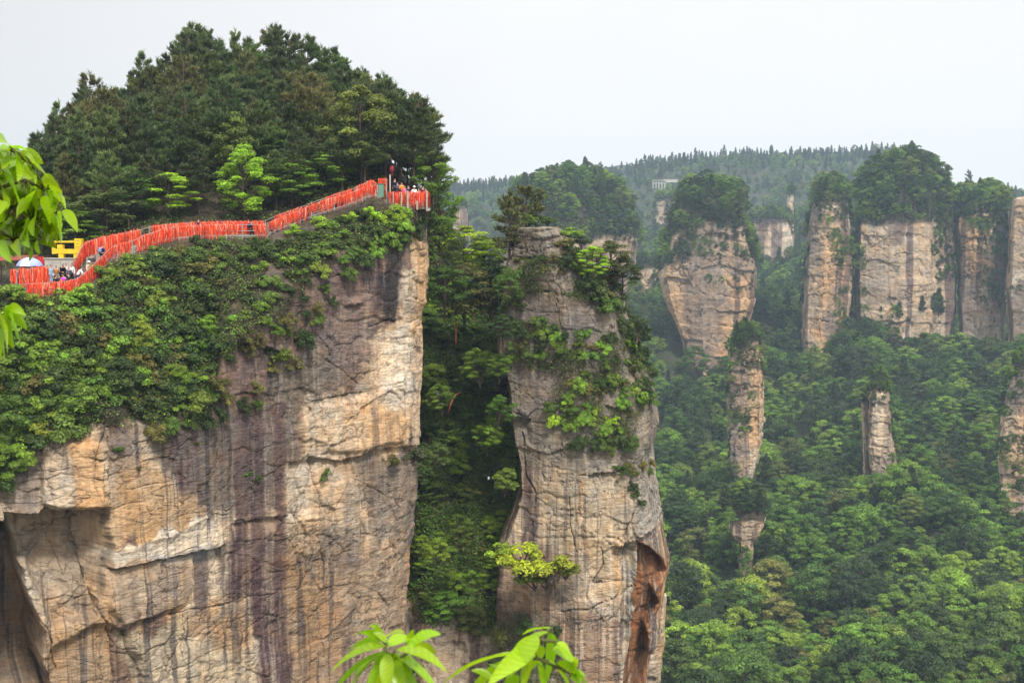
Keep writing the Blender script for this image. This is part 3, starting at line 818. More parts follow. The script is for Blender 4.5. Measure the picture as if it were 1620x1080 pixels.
def build_far():
    out = {}
    def mk(key, label, cat='rock pillar', **k):
        name = 'rock_pillar' if cat == 'rock pillar' else 'rock_outcrop'
        o, bv = pillar(name, **k); tag(o, label, cat); out[key] = (o, bv)
    mk('mid', 'broad pale sandstone pillar that narrows downward under a green wooded cap, alone in the middle distance',
       tabL=[(300, 1075), (345, 1068), (400, 1046), (440, 1040), (470, 1048), (510, 1064), (540, 1078), (580, 1084), (700, 1092)],
       tabR=[(300, 1160), (345, 1182), (400, 1190), (440, 1196), (480, 1194), (510, 1184), (530, 1166), (560, 1160), (600, 1150), (700, 1140)],
       Y=560, depth=38, top=352, bottom=640, s=3.2, seed=31, nr=260, ncol=260, amp=.75, dome=.75, warm=.7, dark=.18,
       paintf=far_paint([([(1050, 350), (1195, 350), (1195, 440), (1120, 430), (1060, 420)], GREY * 1.25, .5)], (1.0, .95, .9)))
    mk('cap', 'wooded round hilltop of pale rock rising behind the pine-topped pillar', 
       tabL=[(300, 800), (600, 790)], tabR=[(330, 990), (380, 1008), (420, 1004), (440, 992), (500, 985), (700, 975)],
       Y=620, depth=60, top=372, bottom=640, s=3.2, seed=41, nr=150, ncol=240, amp=.7, dome=.75, warm=.5, dark=.4)
    mk('A', 'slender pale pillar with a bare left edge and tufted top, leftmost of the right-hand rock wall',
       tabL=[(280, 1296), (310, 1290), (340, 1284), (380, 1276), (440, 1273), (500, 1270), (560, 1268), (700, 1262)],
       tabR=[(280, 1322), (310, 1338), (360, 1346), (420, 1350), (480, 1346), (540, 1340), (700, 1335)],
       Y=570, depth=32, top=308, bottom=620, s=2.8, seed=51, nr=240, ncol=200, amp=.6, dome=.35, warm=.9, dark=.05)
    mk('B', 'widest pale pillar of the right-hand rock wall, dark water stains under its tall wooded cap',
       tabL=[(300, 1378), (340, 1356), (400, 1350), (480, 1352), (540, 1362), (700, 1366)],
       tabR=[(300, 1500), (340, 1512), (420, 1514), (500, 1512), (540, 1504), (700, 1496)],
       plan=[(-1, .4), (-.9, .05), (-.3, -.08), (.3, -.05), (.48, .0), (.54, .22), (.6, .26), (.95, .3), (1, .5), (.95, .9), (.5, 1), (-.6, 1), (-1, .8)],
       Y=575, depth=42, top=342, bottom=620, s=3.2, seed=61, nr=240, ncol=280, amp=.6, dome=.72, warm=.6, dark=.12,
       paintf=far_paint([([(1404, 340), (1434, 340), (1430, 385), (1408, 388)], PURP * 1.3, .75), ([(1355, 410), (1420, 400), (1440, 480), (1370, 480)], GREY * 1.2, .5)]))
    mk('C', 'shaded pale pillar with a shrubby middle, between the widest pillar and the one at the right border',
       tabL=[(300, 1516), (350, 1512), (440, 1514), (540, 1518), (700, 1520)],
       tabR=[(300, 1572), (330, 1590), (420, 1592), (540, 1590), (700, 1592)],
       Y=585, depth=32, top=338, bottom=620, s=2.8, seed=71, nr=220, ncol=200, amp=.8, dome=.45, warm=.4, dark=.45)
    mk('D', 'bare-topped pale pillar cut by the right border of the view, high on the skyline',
       tabL=[(305, 1604), (330, 1598), (380, 1594), (440, 1592), (500, 1596), (700, 1600)],
       tabR=[(305, 1680), (700, 1700)],
       Y=560, depth=34, top=316, bottom=620, s=2.8, seed=81, nr=220, ncol=200, amp=.7, dome=.10, warm=.6, dark=.3, capcol=False)
    mk('spire', 'narrow shrub-covered spire tapering to a point below the lone middle pillar',
       tabL=[(520, 1168), (560, 1154), (640, 1146), (700, 1152), (760, 1163), (830, 1168)],
       tabR=[(520, 1196), (560, 1204), (600, 1207), (680, 1208), (715, 1202), (745, 1196), (775, 1187), (830, 1184)],
       Y=405, depth=14, top=540, bottom=830, s=1.8, seed=91, nr=240, ncol=160, amp=.9, dome=.5, warm=.4, dark=.3)
    mk('spire2', 'narrow grey rock fin jutting from the trees below the widest right-hand pillar',
       tabL=[(590, 1384), (640, 1374), (700, 1374), (760, 1380), (830, 1384)],
       tabR=[(590, 1396), (620, 1404), (680, 1410), (740, 1416), (775, 1412), (830, 1410)],
       Y=398, depth=12, top=606, bottom=830, s=1.7, seed=101, nr=220, ncol=150, amp=.8, dome=.5, warm=.5, dark=.35)
    mk('spire3', 'small rock stub hugging the left side of the grey rock fin in the forest',
       tabL=[(620, 1362), (700, 1364), (830, 1366)], tabR=[(620, 1372), (700, 1376), (830, 1376)],
       Y=404, depth=10, top=632, bottom=800, s=1.5, seed=103, nr=120, ncol=90, amp=.7, dome=.5, warm=.5, dark=.35, cat='rock outcrop')
    mk('ledge', 'small pale rock outcrop, wider than tall, sticking out of the forest under the narrow spire',
       tabL=[(800, 1156), (845, 1154), (872, 1168), (930, 1170)], tabR=[(800, 1216), (830, 1211), (850, 1201), (870, 1190), (930, 1186)],
       Y=338, depth=12, top=822, bottom=930, s=1.6, seed=111, nr=130, ncol=150, amp=.8, dome=.5, warm=.4, dark=.3, cat='rock outcrop')
    mk('E', 'orange-tinted rock spire at the right border, half sunk in dark trees',
       tabL=[(560, 1606), (600, 1598), (650, 1584), (700, 1578), (760, 1578), (850, 1582)], tabR=[(560, 1660), (850, 1680)],
       Y=385, depth=16, top=585, bottom=850, s=1.8, seed=121, nr=220, ncol=170, amp=.9, dome=.4, warm=1.0, dark=.15)
    mk('foot', 'small grey rock showing past the foot of the near pillar, low in the valley',
       tabL=[(920, 1010), (1100, 1010)], tabR=[(935, 1046), (960, 1052), (1020, 1050), (1050, 1044), (1100, 1040)],
       Y=230, depth=12, top=940, bottom=1140, s=1.3, seed=131, nr=120, ncol=100, amp=.8, dome=.4, warm=.3, dark=.5, cat='rock outcrop')
    mk('n1', 'faint bluish rock needle on the hazy far slope, left of the pine-topped pillar',
       tabL=[(315, 724), (340, 718), (400, 714), (500, 712)], tabR=[(315, 733), (340, 739), (400, 742), (500, 744)],
       Y=880, depth=20, top=328, bottom=460, s=3.5, seed=141, nr=110, ncol=90, amp=.5, dome=.3, warm=.2, dark=.2)
    mk('b1', 'hazy stained rock wall on the far slope, right of the lone middle pillar',
       tabL=[(330, 1192), (470, 1192)], tabR=[(330, 1246), (380, 1252), (470, 1250)],
       Y=860, depth=40, top=350, bottom=500, s=4.5, seed=151, nr=110, ncol=150, amp=.7, dome=.2, warm=.5, dark=.3, cat='rock outcrop')
    mk('b2', 'small hazy rock shoulder above the far stained wall, near the ridge',
       tabL=[(300, 1246), (360, 1240), (420, 1240)], tabR=[(300, 1256), (360, 1258), (420, 1258)],
       Y=930, depth=30, top=308, bottom=440, s=4, seed=155, nr=100, ncol=90, amp=.6, dome=.2, warm=.4, dark=.3, cat='rock outcrop')
    mk('b3', 'bluish stained rock band low on the far slope, left of the lone middle pillar',
       tabL=[(380, 1000), (520, 1000)], tabR=[(380, 1052), (520, 1058)],
       Y=720, depth=30, top=424, bottom=540, s=4, seed=161, nr=100, ncol=150, amp=.6, dome=.15, warm=.1, dark=.4, cat='rock outcrop')
    mk('b4', 'pale weathered scree wall under the white terrace on the far ridge',
       tabL=[(300, 1040), (420, 1030)], tabR=[(300, 1096), (420, 1100)],
       Y=1010, depth=40, top=318, bottom=420, s=4.5, seed=171, nr=90, ncol=140, amp=.8, dome=.15, warm=.1, dark=.3, cat='rock outcrop')
    mk('b5', 'little pinkish rock knob near the ridge top, above the slender pale pillar',
       tabL=[(265, 1308), (330, 1304)], tabR=[(265, 1326), (330, 1332)],
       Y=1080, depth=30, top=272, bottom=380, s=4, seed=181, nr=80, ncol=90, amp=.7, dome=.2, warm=.3, dark=.2, cat='rock outcrop')
    return out
# ================================================================ VEGETATION
def unit(v): return v / (np.linalg.norm(v, axis=-1, keepdims=True) + 1e-9)

def leaf_quads(C, Nn, size, asp=.55, fold=.12, rng=RNG, axis=None):
    n = len(C); size = np.broadcast_to(size, (n,))[:, None]
    r = rng.normal(size=(n, 3)) if axis is None else axis
    a = unit(r - Nn * (r * Nn).sum(-1, keepdims=True)); b = np.cross(Nn, a)
    V = np.stack([C - a * size * .5, C + b * size * asp * .5 + Nn * size * fold, C + a * size * .5, C - b * size * asp * .5 + Nn * size * fold], 1)
    return V.reshape(-1, 3), np.arange(n * 4).reshape(n, 4)

def leaf_col(n, rng, spread=.28, yellow=.2):
    v = np.clip(1 + rng.normal(size=n) * spread, .35, 1.8); y = rng.random(n) * yellow
    c = np.stack([v * (1 + y * 1.2), v * (1 + y * .4), v * (1 - y * .3)], -1)
    return np.repeat(c, 4, 0)

def clump_leaves(cen, rad, n, rng, flat=.6, up=.55, size=.18):
    """leaves on and just under the upper shell of a flattened ball"""
    d = unit(rng.normal(size=(n, 3))); d[:, 2] = np.where(rng.random(n) < .68, np.abs(d[:, 2]), d[:, 2])
    r = rad * (1 - .45 * rng.random(n) ** 1.6)
    lump = 1 + .28 * np.sin(d[:, 0] * 7 + cen[0] * 3) * np.cos(d[:, 1] * 6 + cen[1] * 5)
    p = cen + d * (r * lump)[:, None] * np.array([1, 1, flat])
    nn = unit(d * .7 + np.array([0, 0, up]) + rng.normal(size=(n, 3)) * .45)
    return p, nn, size * (.7 + .6 * rng.random(n))

def bez(a, b, c, n=6):
    t = np.linspace(0, 1, n)[:, None]
    return a * (1 - t) ** 2 + 2 * b * t * (1 - t) + c * t * t

def broad_tree(seed, H=8, R=3.2, nclump=26, nleaf=420, lsize=.2, flat=.55, base=.32, lean=0, trunk_r=.16, asp=.6, bark=None, leafm=None, yellow=.25):
    rng = np.random.default_rng(seed)
    mb = MB(); tip = np.array([lean, 0, H * .86])
    trunk = bez(np.zeros(3), np.array([lean * .2, rng.normal() * .2, H * .45]), tip, 9)
    mb.tube(trunk, list(np.linspace(trunk_r, trunk_r * .22, 9)), 7)
    LV, LN, LS = [], [], []; tone = []
    for k in range(nclump):
        h = base + (1 - base) * ((k + .5) / nclump) ** .9
        ang = k * 2.39996 + rng.normal() * .5
        prof = math.sin(math.pi * min(1, (h - base) / (1 - base) * .80 + .16)) ** .7
        rr = R * prof * (.55 + .5 * rng.random()) * (1 if rng.random() > .12 else 1.25)
        if h > .93: rr *= .35
        c = np.array([math.cos(ang) * rr + lean * h, math.sin(ang) * rr, H * h * (.97 + .06 * rng.random())])
        rad = R * (.20 + .17 * rng.random())
        p, nn, sz = clump_leaves(c, rad, int(nleaf * (.6 + .8 * rng.random())), rng, flat, .6, lsize)
        LV.append(p); LN.append(nn); LS.append(sz); tone.append(np.full(len(p), 1 + rng.normal() * .16))
        i = int(np.clip((h - .22) / .86 * 8, 1, 7)); a = trunk[i]
        mid = (a + c) / 2 + np.array([0, 0, -.06 * H * rng.random()])
        mb.tube(bez(a, mid, c - np.array([0, 0, rad * .2]), 5), list(np.linspace(trunk_r * .42, trunk_r * .08, 5)), 5, cap=False)
    P_, N_, S_ = np.concatenate(LV), np.concatenate(LN), np.concatenate(LS)
    V, Q = leaf_quads(P_, N_, S_, asp, .1, rng)
    col = leaf_col(len(P_), rng, .24, yellow) * np.repeat(np.concatenate(tone), 4)[:, None]
    return mb.mesh('trunk', bark or M_bark, True), mesh_np('crown', V, Q, col, False, [leafm or M_leaf])

def pine_tree(seed, H=11, R=3.0, start=.38, lay=13, lsize=1.0, bark=None, leafm=None, trunk_r=.17, lean=0, conic=.7, blades=11, sparse=0.0, wid=.050, brush=.75):
    """pine: bare lower trunk, whorled level boughs, each twig end a brush of upright needles"""
    rng = np.random.default_rng(seed); mb = MB()
    trunk = bez(np.zeros(3), np.array([lean * .1, 0, H * .5]), np.array([lean, rng.normal() * .15, H]), 10)
    mb.tube(trunk, list(np.linspace(trunk_r, trunk_r * .2, 10)), 7)
    B, D, Ln = [], [], []
    for l in range(lay):
        h = start + (1 - start) * (l + .3) / lay
        env = (1 - ((h - start) / (1 - start)) ** (1 / conic) * .9) if conic else 1
        env *= .62 + .38 * min(1, (h - start) / .12 + .3)
        nb = rng.integers(3, 6)
        i = h * 9; i0 = min(int(i), 8); a0 = trunk[i0] * (1 - (i - i0)) + trunk[i0 + 1] * (i - i0)
        for b in range(nb):
            if rng.random() < sparse: continue
            ang = rng.random() * 6.283; ln = R * env * (.6 + .5 * rng.random()); d = np.array([math.cos(ang), math.sin(ang), 0])
            rise = ln * (.05 + .28 * (h - start) / (1 - start)) ; e = a0 + d * ln + np.array([0, 0, rise + .12 * ln])
            br = bez(a0, a0 + d * ln * .55 + np.array([0, 0, rise * .2]), e, 6)
            mb.tube(br, list(np.linspace(trunk_r * .30, trunk_r * .07, 6)), 4, cap=False)
            side = np.cross(d, [0, 0, 1]); nt = int(7 + ln * 8)
            for k in range(nt):
                t = .22 + .78 * (k / nt) ** .8; q = np.clip(t * 5, 0, 4.999); q0 = int(q); pt = br[q0] * (1 - (q - q0)) + br[q0 + 1] * (q - q0)
                w = ln * .34 * math.sin(min(1, t * 1.1) * 2.6) * (rng.random() * 2 - 1)
                tip = pt + side * w + d * abs(w) * .5 + np.array([0, 0, .05 + rng.random() * .22])
                B.append(tip); D.append(unit(np.array([d[0] * .45 + side[0] * w * .5, d[1] * .45 + side[1] * w * .5, .9]) + rng.normal(size=3) * .18)); Ln.append(.30 + .22 * rng.random())
    B.append(trunk[-1]); D.append(np.array([0, 0, 1.])); Ln.append(.6)
    B = np.array(B); D = np.array(D); Ln = np.array(Ln) * lsize; n = len(B)
    idx = np.repeat(np.arange(n), blades); m = len(idx)
    t = rng.random(m); r = unit(rng.normal(size=(m, 3))); dd = unit(D[idx] * .75 + r * brush)
    base = B[idx] + D[idx] * (t * Ln[idx] * .7)[:, None]
    L_ = (Ln[idx] * (.55 + .3 * rng.random(m)))[:, None]
    s = unit(np.cross(dd, rng.normal(size=(m, 3)))) * wid * lsize
    V = np.stack([base - s, base + s, base + dd * L_ + s * .3, base + dd * L_ - s * .3], 1).reshape(-1, 3)
    col = leaf_col(m, rng, .25, .22); tone = np.repeat(1 + rng.normal(size=n) * .15, blades * 4)[:, None]
    lit = np.tile(np.array([.85, .85, 1.2, 1.2]), m)[:, None]  # each needle darker at its base, paler at its tip
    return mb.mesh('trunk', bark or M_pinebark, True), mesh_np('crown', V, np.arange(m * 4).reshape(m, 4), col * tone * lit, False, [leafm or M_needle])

def shrub_mesh(seed, R=1.0, nclump=12, nleaf=190, lsize=.13, flat=.7, asp=.6, yellow=.3, leafm=None):
    rng = np.random.default_rng(seed); mb = MB(); LV, LN, LS, T = [], [], [], []
    for k in range(nclump):
        ang = k * 2.4 + rng.normal() * .4; rr = R * .78 * math.sqrt((k + .3) / nclump); hh = R * (.28 + .85 * rng.random() * (1 - (rr / R) ** 2 * .6))
        c = np.array([math.cos(ang) * rr, math.sin(ang) * rr, hh]); rad = R * (.22 + .16 * rng.random())
        p, nn, sz = clump_leaves(c, rad, int(nleaf * (.6 + .8 * rng.random())), rng, flat, .5, lsize)
        LV.append(p); LN.append(nn); LS.append(sz); T.append(np.full(len(p), 1 + rng.normal() * .18))
        mb.tube(bez(np.array([0, 0, -.25 * R]), c * np.array([.4, .4, .5]), c, 4), [.035 * R, .028 * R, .02 * R, .01 * R], 4, cap=False)
    P_, N_, S_ = np.concatenate(LV), np.concatenate(LN), np.concatenate(LS)
    V, Q = leaf_quads(P_, N_, S_, asp, .1, rng)
    col = leaf_col(len(P_), rng, .26, yellow) * np.repeat(np.concatenate(T), 4)[:, None]
    return mb.mesh('stems', M_bark, True), mesh_np('foliage', V, Q, col, False, [leafm or M_leaf])

def fern_mesh(seed, R=1.0, n=26, leafm=None):
    """hanging tuft of long blades"""
    rng = np.random.default_rng(seed); V, Q, k = [], [], 0; cols = []
    for i in range(n * 6):
        a = rng.random() * 6.283; d = np.array([math.cos(a), math.sin(a), 0]); L = R * (.5 + .7 * rng.random()); w = .035 * R
        s = np.array([-d[1], d[0], 0]) * w; o = np.array([rng.normal() * .25 * R, rng.normal() * .25 * R, 0])
        pts = [o, o + d * L * .35 + np.array([0, 0, L * .45]), o + d * L * .75 + np.array([0, 0, L * .40]), o + d * L + np.array([0, 0, L * .05])]
        for p, ww in zip(pts, (1, 1, .7, .1)): V += [p - s * ww, p + s * ww]
        for j in range(3): Q.append([k + 2 * j, k + 2 * j + 1, k + 2 * j + 3, k + 2 * j + 2])
        k += 8; v = 1 + rng.normal() * .25; cols += [(v * 1.1, v, v * .8)] * 8
    return mesh_np('foliage', np.array(V), np.array(Q), np.array(cols), False, [leafm or M_leaf])

def put(name, meshes, loc, scale, rz, color, label, cat, group=None, tilt=(0, 0), parts=('trunk', 'crown')):
    o = empty(name, loc, rz, label, cat, group); o.scale = scale if hasattr(scale, '__len__') else (scale,) * 3
    o.rotation_euler = (tilt[0], tilt[1], rz)
    for pn, me in zip(parts, meshes):
        obj(pn, me, o, color if pn in ('crown', 'foliage') else None)
    return o

def ray(bv, px, py, maxd=1e9):
    d = PV(px, py, 100.0).normalized()
    h = bv.ray_cast(Vector((0, 0, 0)), d, maxd)
    return (h[0], h[1], h[3]) if h[0] is not None else (None, None, None)

def drop(bv, x, y, z0=400):
    h = bv.ray_cast(Vector((x, y, z0)), Vector((0, 0, -1)))
    return h[0]

def in_poly(x, y, poly): return bool(poly_sd(np.array([x]), np.array([y]), poly)[0] > 0)

def jit(c, a=.15, h=.06):
    k = 1 + random.uniform(-a, a)
    return (c[0] * k * (1 + random.uniform(-h, h) * 2), c[1] * k * (1 + random.uniform(-h, h)), c[2] * k)

G_DARK = (.046, .085, .020); G_MID = (.090, .165, .027); G_FRESH = (.165, .29, .032); G_BRIGHT = (.27, .45, .028); G_LIME = (.40, .47, .035)
G_OLIVE = (.13, .135, .036); G_PINE = (.066, .100, .038); G_PINE2 = (.108, .125, .046); G_PINE3 = (.10, .155, .05)

def spots_in(poly, n, mind, seed, tries=6000, persp=1.0):
    """evenly spread picture spots inside an outline"""
    r = random.Random(seed); xs = [p[0] for p in poly]; ys = [p[1] for p in poly]; out = []
    N = 4000; X = np.array([r.uniform(min(xs), max(xs)) for _ in range(N)]); Y = np.array([r.uniform(min(ys), max(ys)) for _ in range(N)])
    ok = poly_sd(X, Y, poly) > 0
    for x, y in zip(X[ok], Y[ok]):
        if all((x - a) ** 2 + (y - b) ** 2 > mind * mind for a, b in out):
            out.append((x, y))
            if len(out) >= n: break
    return out

def build_vegetation(bv_m, bv_p, bv_g, bv_v, far):
    # ---------- prototypes (meshes only)
    BT = [broad_tree(100 + i, 8, 3.0, 30, 330, .24, .5, .3) for i in range(4)]
    BTL = [broad_tree(150 + i, 7, 2.7, 30, 300, .24, .34, .25, yellow=.15) for i in range(2)]      # layered, fresh green
    BTF = broad_tree(170, 8.4, 2.6, 44, 260, .24, .45, .16, yellow=.15)
    PT = [pine_tree(200 + i, 11, 3.1 + .3 * i, .36 + .05 * (i % 3), 12, 1.25, wid=.038, brush=.55, conic=(.75, .9, .6, .8, .7)[i], sparse=.08) for i in range(5)]
    SH = [shrub_mesh(300 + i, 1.0, 11, 150, .15, (.7, .5, .8, .6)[i % 4]) for i in range(5)]
    SHD = [shrub_mesh(330 + i, 1.0, 15, 190, .11, .55) for i in range(3)]
    FE = [fern_mesh(360 + i) for i in range(2)]
    CP = [pine_tree(220 + i, 11, 2.9 + .25 * i, .26, 11 + i, 1.5, conic=(.8, .62, .95)[i], sparse=.34, blades=12, wid=.030, brush=.42) for i in range(3)]
    # ---------- pines on the hill above the walkway
    r = random.Random(5); k = 0
    tl = [(30, 300), (60, 205), (100, 165), (140, 118), (185, 125), (215, 100), (250, 70), (290, 42), (330, 45), (370, 55), (410, 38), (450, 28), (490, 42), (520, 55), (545, 88), (575, 105), (605, 120), (640, 165), (665, 190), (685, 235), (700, 290)]
    rows = [(.97, 23, 0), (.80, 26, 13), (.62, 28, 5), (.45, 29, 16), (.28, 32, 8), (.13, 38, 20)]
    pine_lab = {0: 'dark pine on the very crest of the wooded hill, seen against the white sky',
                1: 'olive green pine high on the hill behind the crest-line pines, above the ribboned walkway',
                2: 'dark green pine halfway up the wooded hill, crowded among other pines', 3: 'pine with a bare shaded trunk low on the hill, just above the ribboned railing'}
    for ri, (t, step, off) in enumerate(rows):
        x = 30 + off
        while x < 690:
            xx = x + r.uniform(-8, 8); x += step
            f = col3(FAR, xx); c = col3(CREST, xx)
            py = f[0] + (c[0] - f[0]) * t ** .85 - 1; Y = f[1] + .3 + (c[1] - f[1]) * t ** 1.1
            if t < .2 and (xx < 150 or xx > 590 or (340 < xx < 420) or (240 < xx < 300)): continue
            if t < .35 and xx > 640: continue
            p = PV(xx, py, Y)
            g = drop(bv_m, p.x, p.y, 60)
            if g is None: continue
            top = tab(xx, tl)
            if ri == 0: H = (g.z - PV(xx, top, Y).z) * -1 * r.uniform(.78, 1.06) + .2
            elif ri == 1: H = min(12.5, (PV(xx, top, Y).z - g.z) * r.uniform(.80, .95))
            else: H = r.uniform(7.0, 10.5) if ri < 5 else r.uniform(4.5, 7.5)
            H = max(3.5, min(H, 14.5)); m = CP[r.randrange(3)] if (ri == 0 and r.random() < .85) or (ri == 1 and r.random() < .4) else PT[r.randrange(5)]
            col = jit(r.choice([G_PINE, G_PINE2, G_PINE, G_PINE3]), .2)
            li = 0 if ri == 0 else 1 if ri == 1 else 2 if ri < 4 else 3
            wd = r.uniform(.85, 1.15) * max(H / 11, .7)
            put('pine_tree', m, g - Vector((0, 0, .3)), (wd, wd, H / 11), r.uniform(0, 6.28), col, pine_lab[li], 'pine tree', 'pines ' + ('on the crest of the hill', 'high on the hill', 'halfway up the hill', 'low on the hill')[li]); k += 1
    # pines leaning out over the platform corner
    for px, py, Y, H, sc, tilt in ((652, 318, 124, 9.5, 1.0, .10), (668, 325, 128, 7.4, .85, .14), (632, 312, 126, 9.5, 1.0, .05), (618, 300, 128, 10, .9, 0)):
        p = PV(px, py, Y)
        put('pine_tree', PT[(px // 7) % 5], p, (sc, sc, H / 11), px * 1.3, jit(G_PINE), 'pine leaning out to the right over the clifftop lookout', 'pine tree', 'pines over the lookout', (0, tilt))
    # ---------- broadleaf trees on the hill
    for px, py, Y, H, sc, colr, lab in (
        (386, 352, 113.5, 5.9, .78, G_BRIGHT, 'bright green maple right behind the walkway railing, taller of the two bright ones'),
        (268, 352, 112, 4.2, .80, G_BRIGHT, 'small bright green spreading tree behind the railing, left of the taller bright maple'),
        (372, 345, 118, 7.2, .75, (.11, .16, .03), 'olive tree with fresh yellow leaf tips, directly behind the tall bright maple'),
        (120, 385, 108, 4.2, .9, G_FRESH, 'fresh green bushy tree above the yellow frame, left of the ribboned climb'),
        (90, 370, 109, 4.6, .9, G_MID, 'dull green bushy tree behind the drooping foreground branch, above the yellow frame'),
        (205, 352, 112, 4.6, 1.0, G_MID, 'leafy dark green tree on the slope above the start of the long railing'),
        (160, 365, 109, 3.6, .9, (.11, .15, .04), 'pale olive tree with dry flowers just above the ribboned climb'),
        (572, 300, 121, 8.5, 1.05, (.14, .18, .03), 'yellow-green tree in front of the pines, left of the clifftop lookout'),
        (500, 318, 119, 4.6, .95, G_FRESH, 'fresh green low tree behind the upper staircase'),
        (462, 330, 117, 4.4, .9, G_FRESH, 'fresh green tree at the foot of the upper staircase, behind its railing'),
        (437, 320, 122, 5.0, .9, G_MID, 'mid green tree between the bright maple and the staircase trees'),
        (540, 300, 122, 5, .9, G_MID, 'mid green tree behind the top of the staircase'),
        (300, 310, 122, 5.5, .9, G_MID, 'dull green broadleaf tree in the shade of the pines, above the small bright tree')):
        g = drop(bv_m, PV(px, py, Y).x, Y, 60); p = Vector(PV(px, py, Y)) if g is None else g
        src = [BTF] if px == 386 else BTL if colr in (G_BRIGHT, G_FRESH) else BT
        put('broadleaf_tree', src[px % len(src)], p - Vector((0, 0, .1)), (sc, sc, H / 7.5), px * .37, jit(colr, .08), lab, 'broadleaf tree')
    # ---------- big trees behind the cliff corner and in the gully
    gl = 'trees filling the gully'
    for px, py, Y, H, sc, colr, lab in (
        (684, 335, 124, 5.6, .66, G_FRESH, 'fresh green tree right of the lookout at the cliff corner, against the sky'),
        (694, 395, 127, 6.4, .72, G_FRESH, 'leafy green tree hugging the top of the cliff corner, below the lookout'),
        (697, 450, 127, 6.4, .85, G_MID, 'dense green tree close against the upper cliff edge in the gully'),
        (703, 505, 127, 5.2, .85, G_MID, 'round dark green tree against the cliff edge, third down in the gully'),
        (735, 440, 134, 6.2, .95, G_BRIGHT, 'sunlit yellow-green tree on the gully skyline, left of the tall lone pine'),
        (765, 470, 135, 6.2, .9, G_FRESH, 'light green tree on the gully skyline just left of the lone pine trunk'),
        (775, 520, 131, 6.6, 1.0, G_DARK, 'dark green tree in the gully against the left side of the pillar'),
        (735, 520, 130, 6.5, 1.0, G_OLIVE, 'olive tree in the middle of the upper gully, beside a red trunk')):
        put('broadleaf_tree', (BTL if colr == G_BRIGHT else BT)[px % 2], PV(px, py, Y), (sc, sc, H / 8), px * .7, jit(colr, .05), lab, 'broadleaf tree')
    for px, py, Y, sc, colr, lab in ((800, 470, 124, .42, G_MID, 'mid green tree hiding the pillar\'s left edge at neck height'), (796, 530, 124, .45, G_DARK, 'dark tree hiding the pillar\'s left edge, below the neck'), (790, 590, 124, .40, G_FRESH, 'fresh green tree beside the pillar\'s left edge at the middle ledge'),
        (788, 660, 124.5, .48, (.11, .2, .03), 'green tree pressed to the pillar\'s left edge, above the yellow-green bush'), (798, 770, 124, .42, (.16, .24, .035), 'yellowish tree at the pillar\'s left edge, above the lime overhang'), (770, 700, 126, .5, (.18, .31, .03), 'light green tree in mid gully, right of the round yellow bush'),
        (700, 640, 125, .45, (.12, .22, .03), 'green tree near the cliff edge, beside the fallen red branch'), (690, 730, 124, .42, (.10, .17, .045), 'grey-green tree at the cliff edge, left of the round yellow bush'), (730, 850, 125, .5, (.12, .21, .03), 'green tree in the lower gully beneath the round yellow bush'), (690, 880, 124, .42, (.20, .32, .03), 'light green tree in the lower gully at the cliff edge'),
        (760, 590, 127, .55, (.15, .27, .03), 'fresh green tree in the upper gully, right of the short red trunk'), (740, 930, 124.5, .4, (.15, .26, .03), 'fresh green tree just above the bare wall at the foot of the gully')):
        put('broadleaf_tree', BT[px % 4], PV(px, py + 8 * sc * .35 * 16, Y), (sc, sc, sc * .9), px * .41, jit(colr, .05), lab, 'broadleaf tree', None, (.15, 0))
    gp = [(672, 500), (790, 440), (800, 560), (800, 640), (820, 740), (850, 830), (800, 900), (800, 1000), (690, 1000), (655, 940), (672, 800)]
    gull = {0: ('shaded dark green tree on the steep gully side', 'dark trees in the gully'), 1: ('mid green bushy tree clinging to the steep gully side', 'mid green trees in the gully'),
            2: ('fresh light green tree standing out in the gully shade', 'light green trees in the gully'), 3: ('olive brown tree on the steep gully side', 'olive trees in the gully')}
    for i, (x, y) in enumerate(spots_in(gp, 74, 21, 8)):
        h, n, _ = ray(bv_g, x, y)
        if h is None: continue
        q = r.random(); ci = 0 if q < .26 else 1 if q < .56 else 2 if q < .84 else 3
        colr = ((.09, .16, .035), (.16, .28, .04), (.28, .44, .045), (.18, .20, .05))[ci]
        sc = r.uniform(.42, .72); m = BT[r.randrange(4)]
        put('broadleaf_tree', m, h - Vector((0, -.3, .8)), (sc, sc, sc * r.uniform(.5, .8)), r.uniform(0, 6.28), jit(colr, .2), gull[ci][0], 'broadleaf tree', gull[ci][1], (r.uniform(.1, .4), 0))
    for px, py, sc, colr, lab in (
        (745, 790, 1.25, G_LIME, 'round yellow-green bush shining in the middle of the gully'),
        (735, 672, 1.25, G_BRIGHT, 'flat bright green bush below the fallen red branch in the gully'),
        (775, 640, 1.9, G_FRESH, 'large fresh green bush in the gully right of the fallen red branch'),
        (690, 590, 1.4, G_FRESH, 'fresh green bush in the gully against the cliff, above the fallen red branch'),
        (805, 730, 1.6, (.14, .24, .03), 'yellow-green bush spilling over the left edge of the pillar'),
        (770, 905, 1.3, G_FRESH, 'fresh green bush low in the gully, left of the overhanging lime bush'),
        (738, 950, 1.5, G_MID, 'lowest green bush on the dark rock at the foot of the gully'),
        (700, 770, 1.2, G_MID, 'grey-green bush against the cliff edge, left of the round yellow-green bush'),
        (803, 600, 1.3, G_MID, 'mid green bush covering the left edge of the pillar at its middle'), (806, 665, 1.2, G_FRESH, 'fresh green bush against the left edge of the pillar, beside the large gully bush'),
        (800, 560, 1.3, G_FRESH, 'fresh green bush at the left end of the pillar\'s middle ledge'), (798, 500, 1.4, G_DARK, 'dark bush over the left edge of the pillar below its neck'), (812, 790, 1.2, G_MID, 'mid green bush low against the left edge of the pillar')):
        h, n, _ = ray(bv_g, px, py); h2, n2, _ = ray(bv_p, px, py)
        if h is None or (h2 is not None and h2.length < h.length): h, n = h2, n2
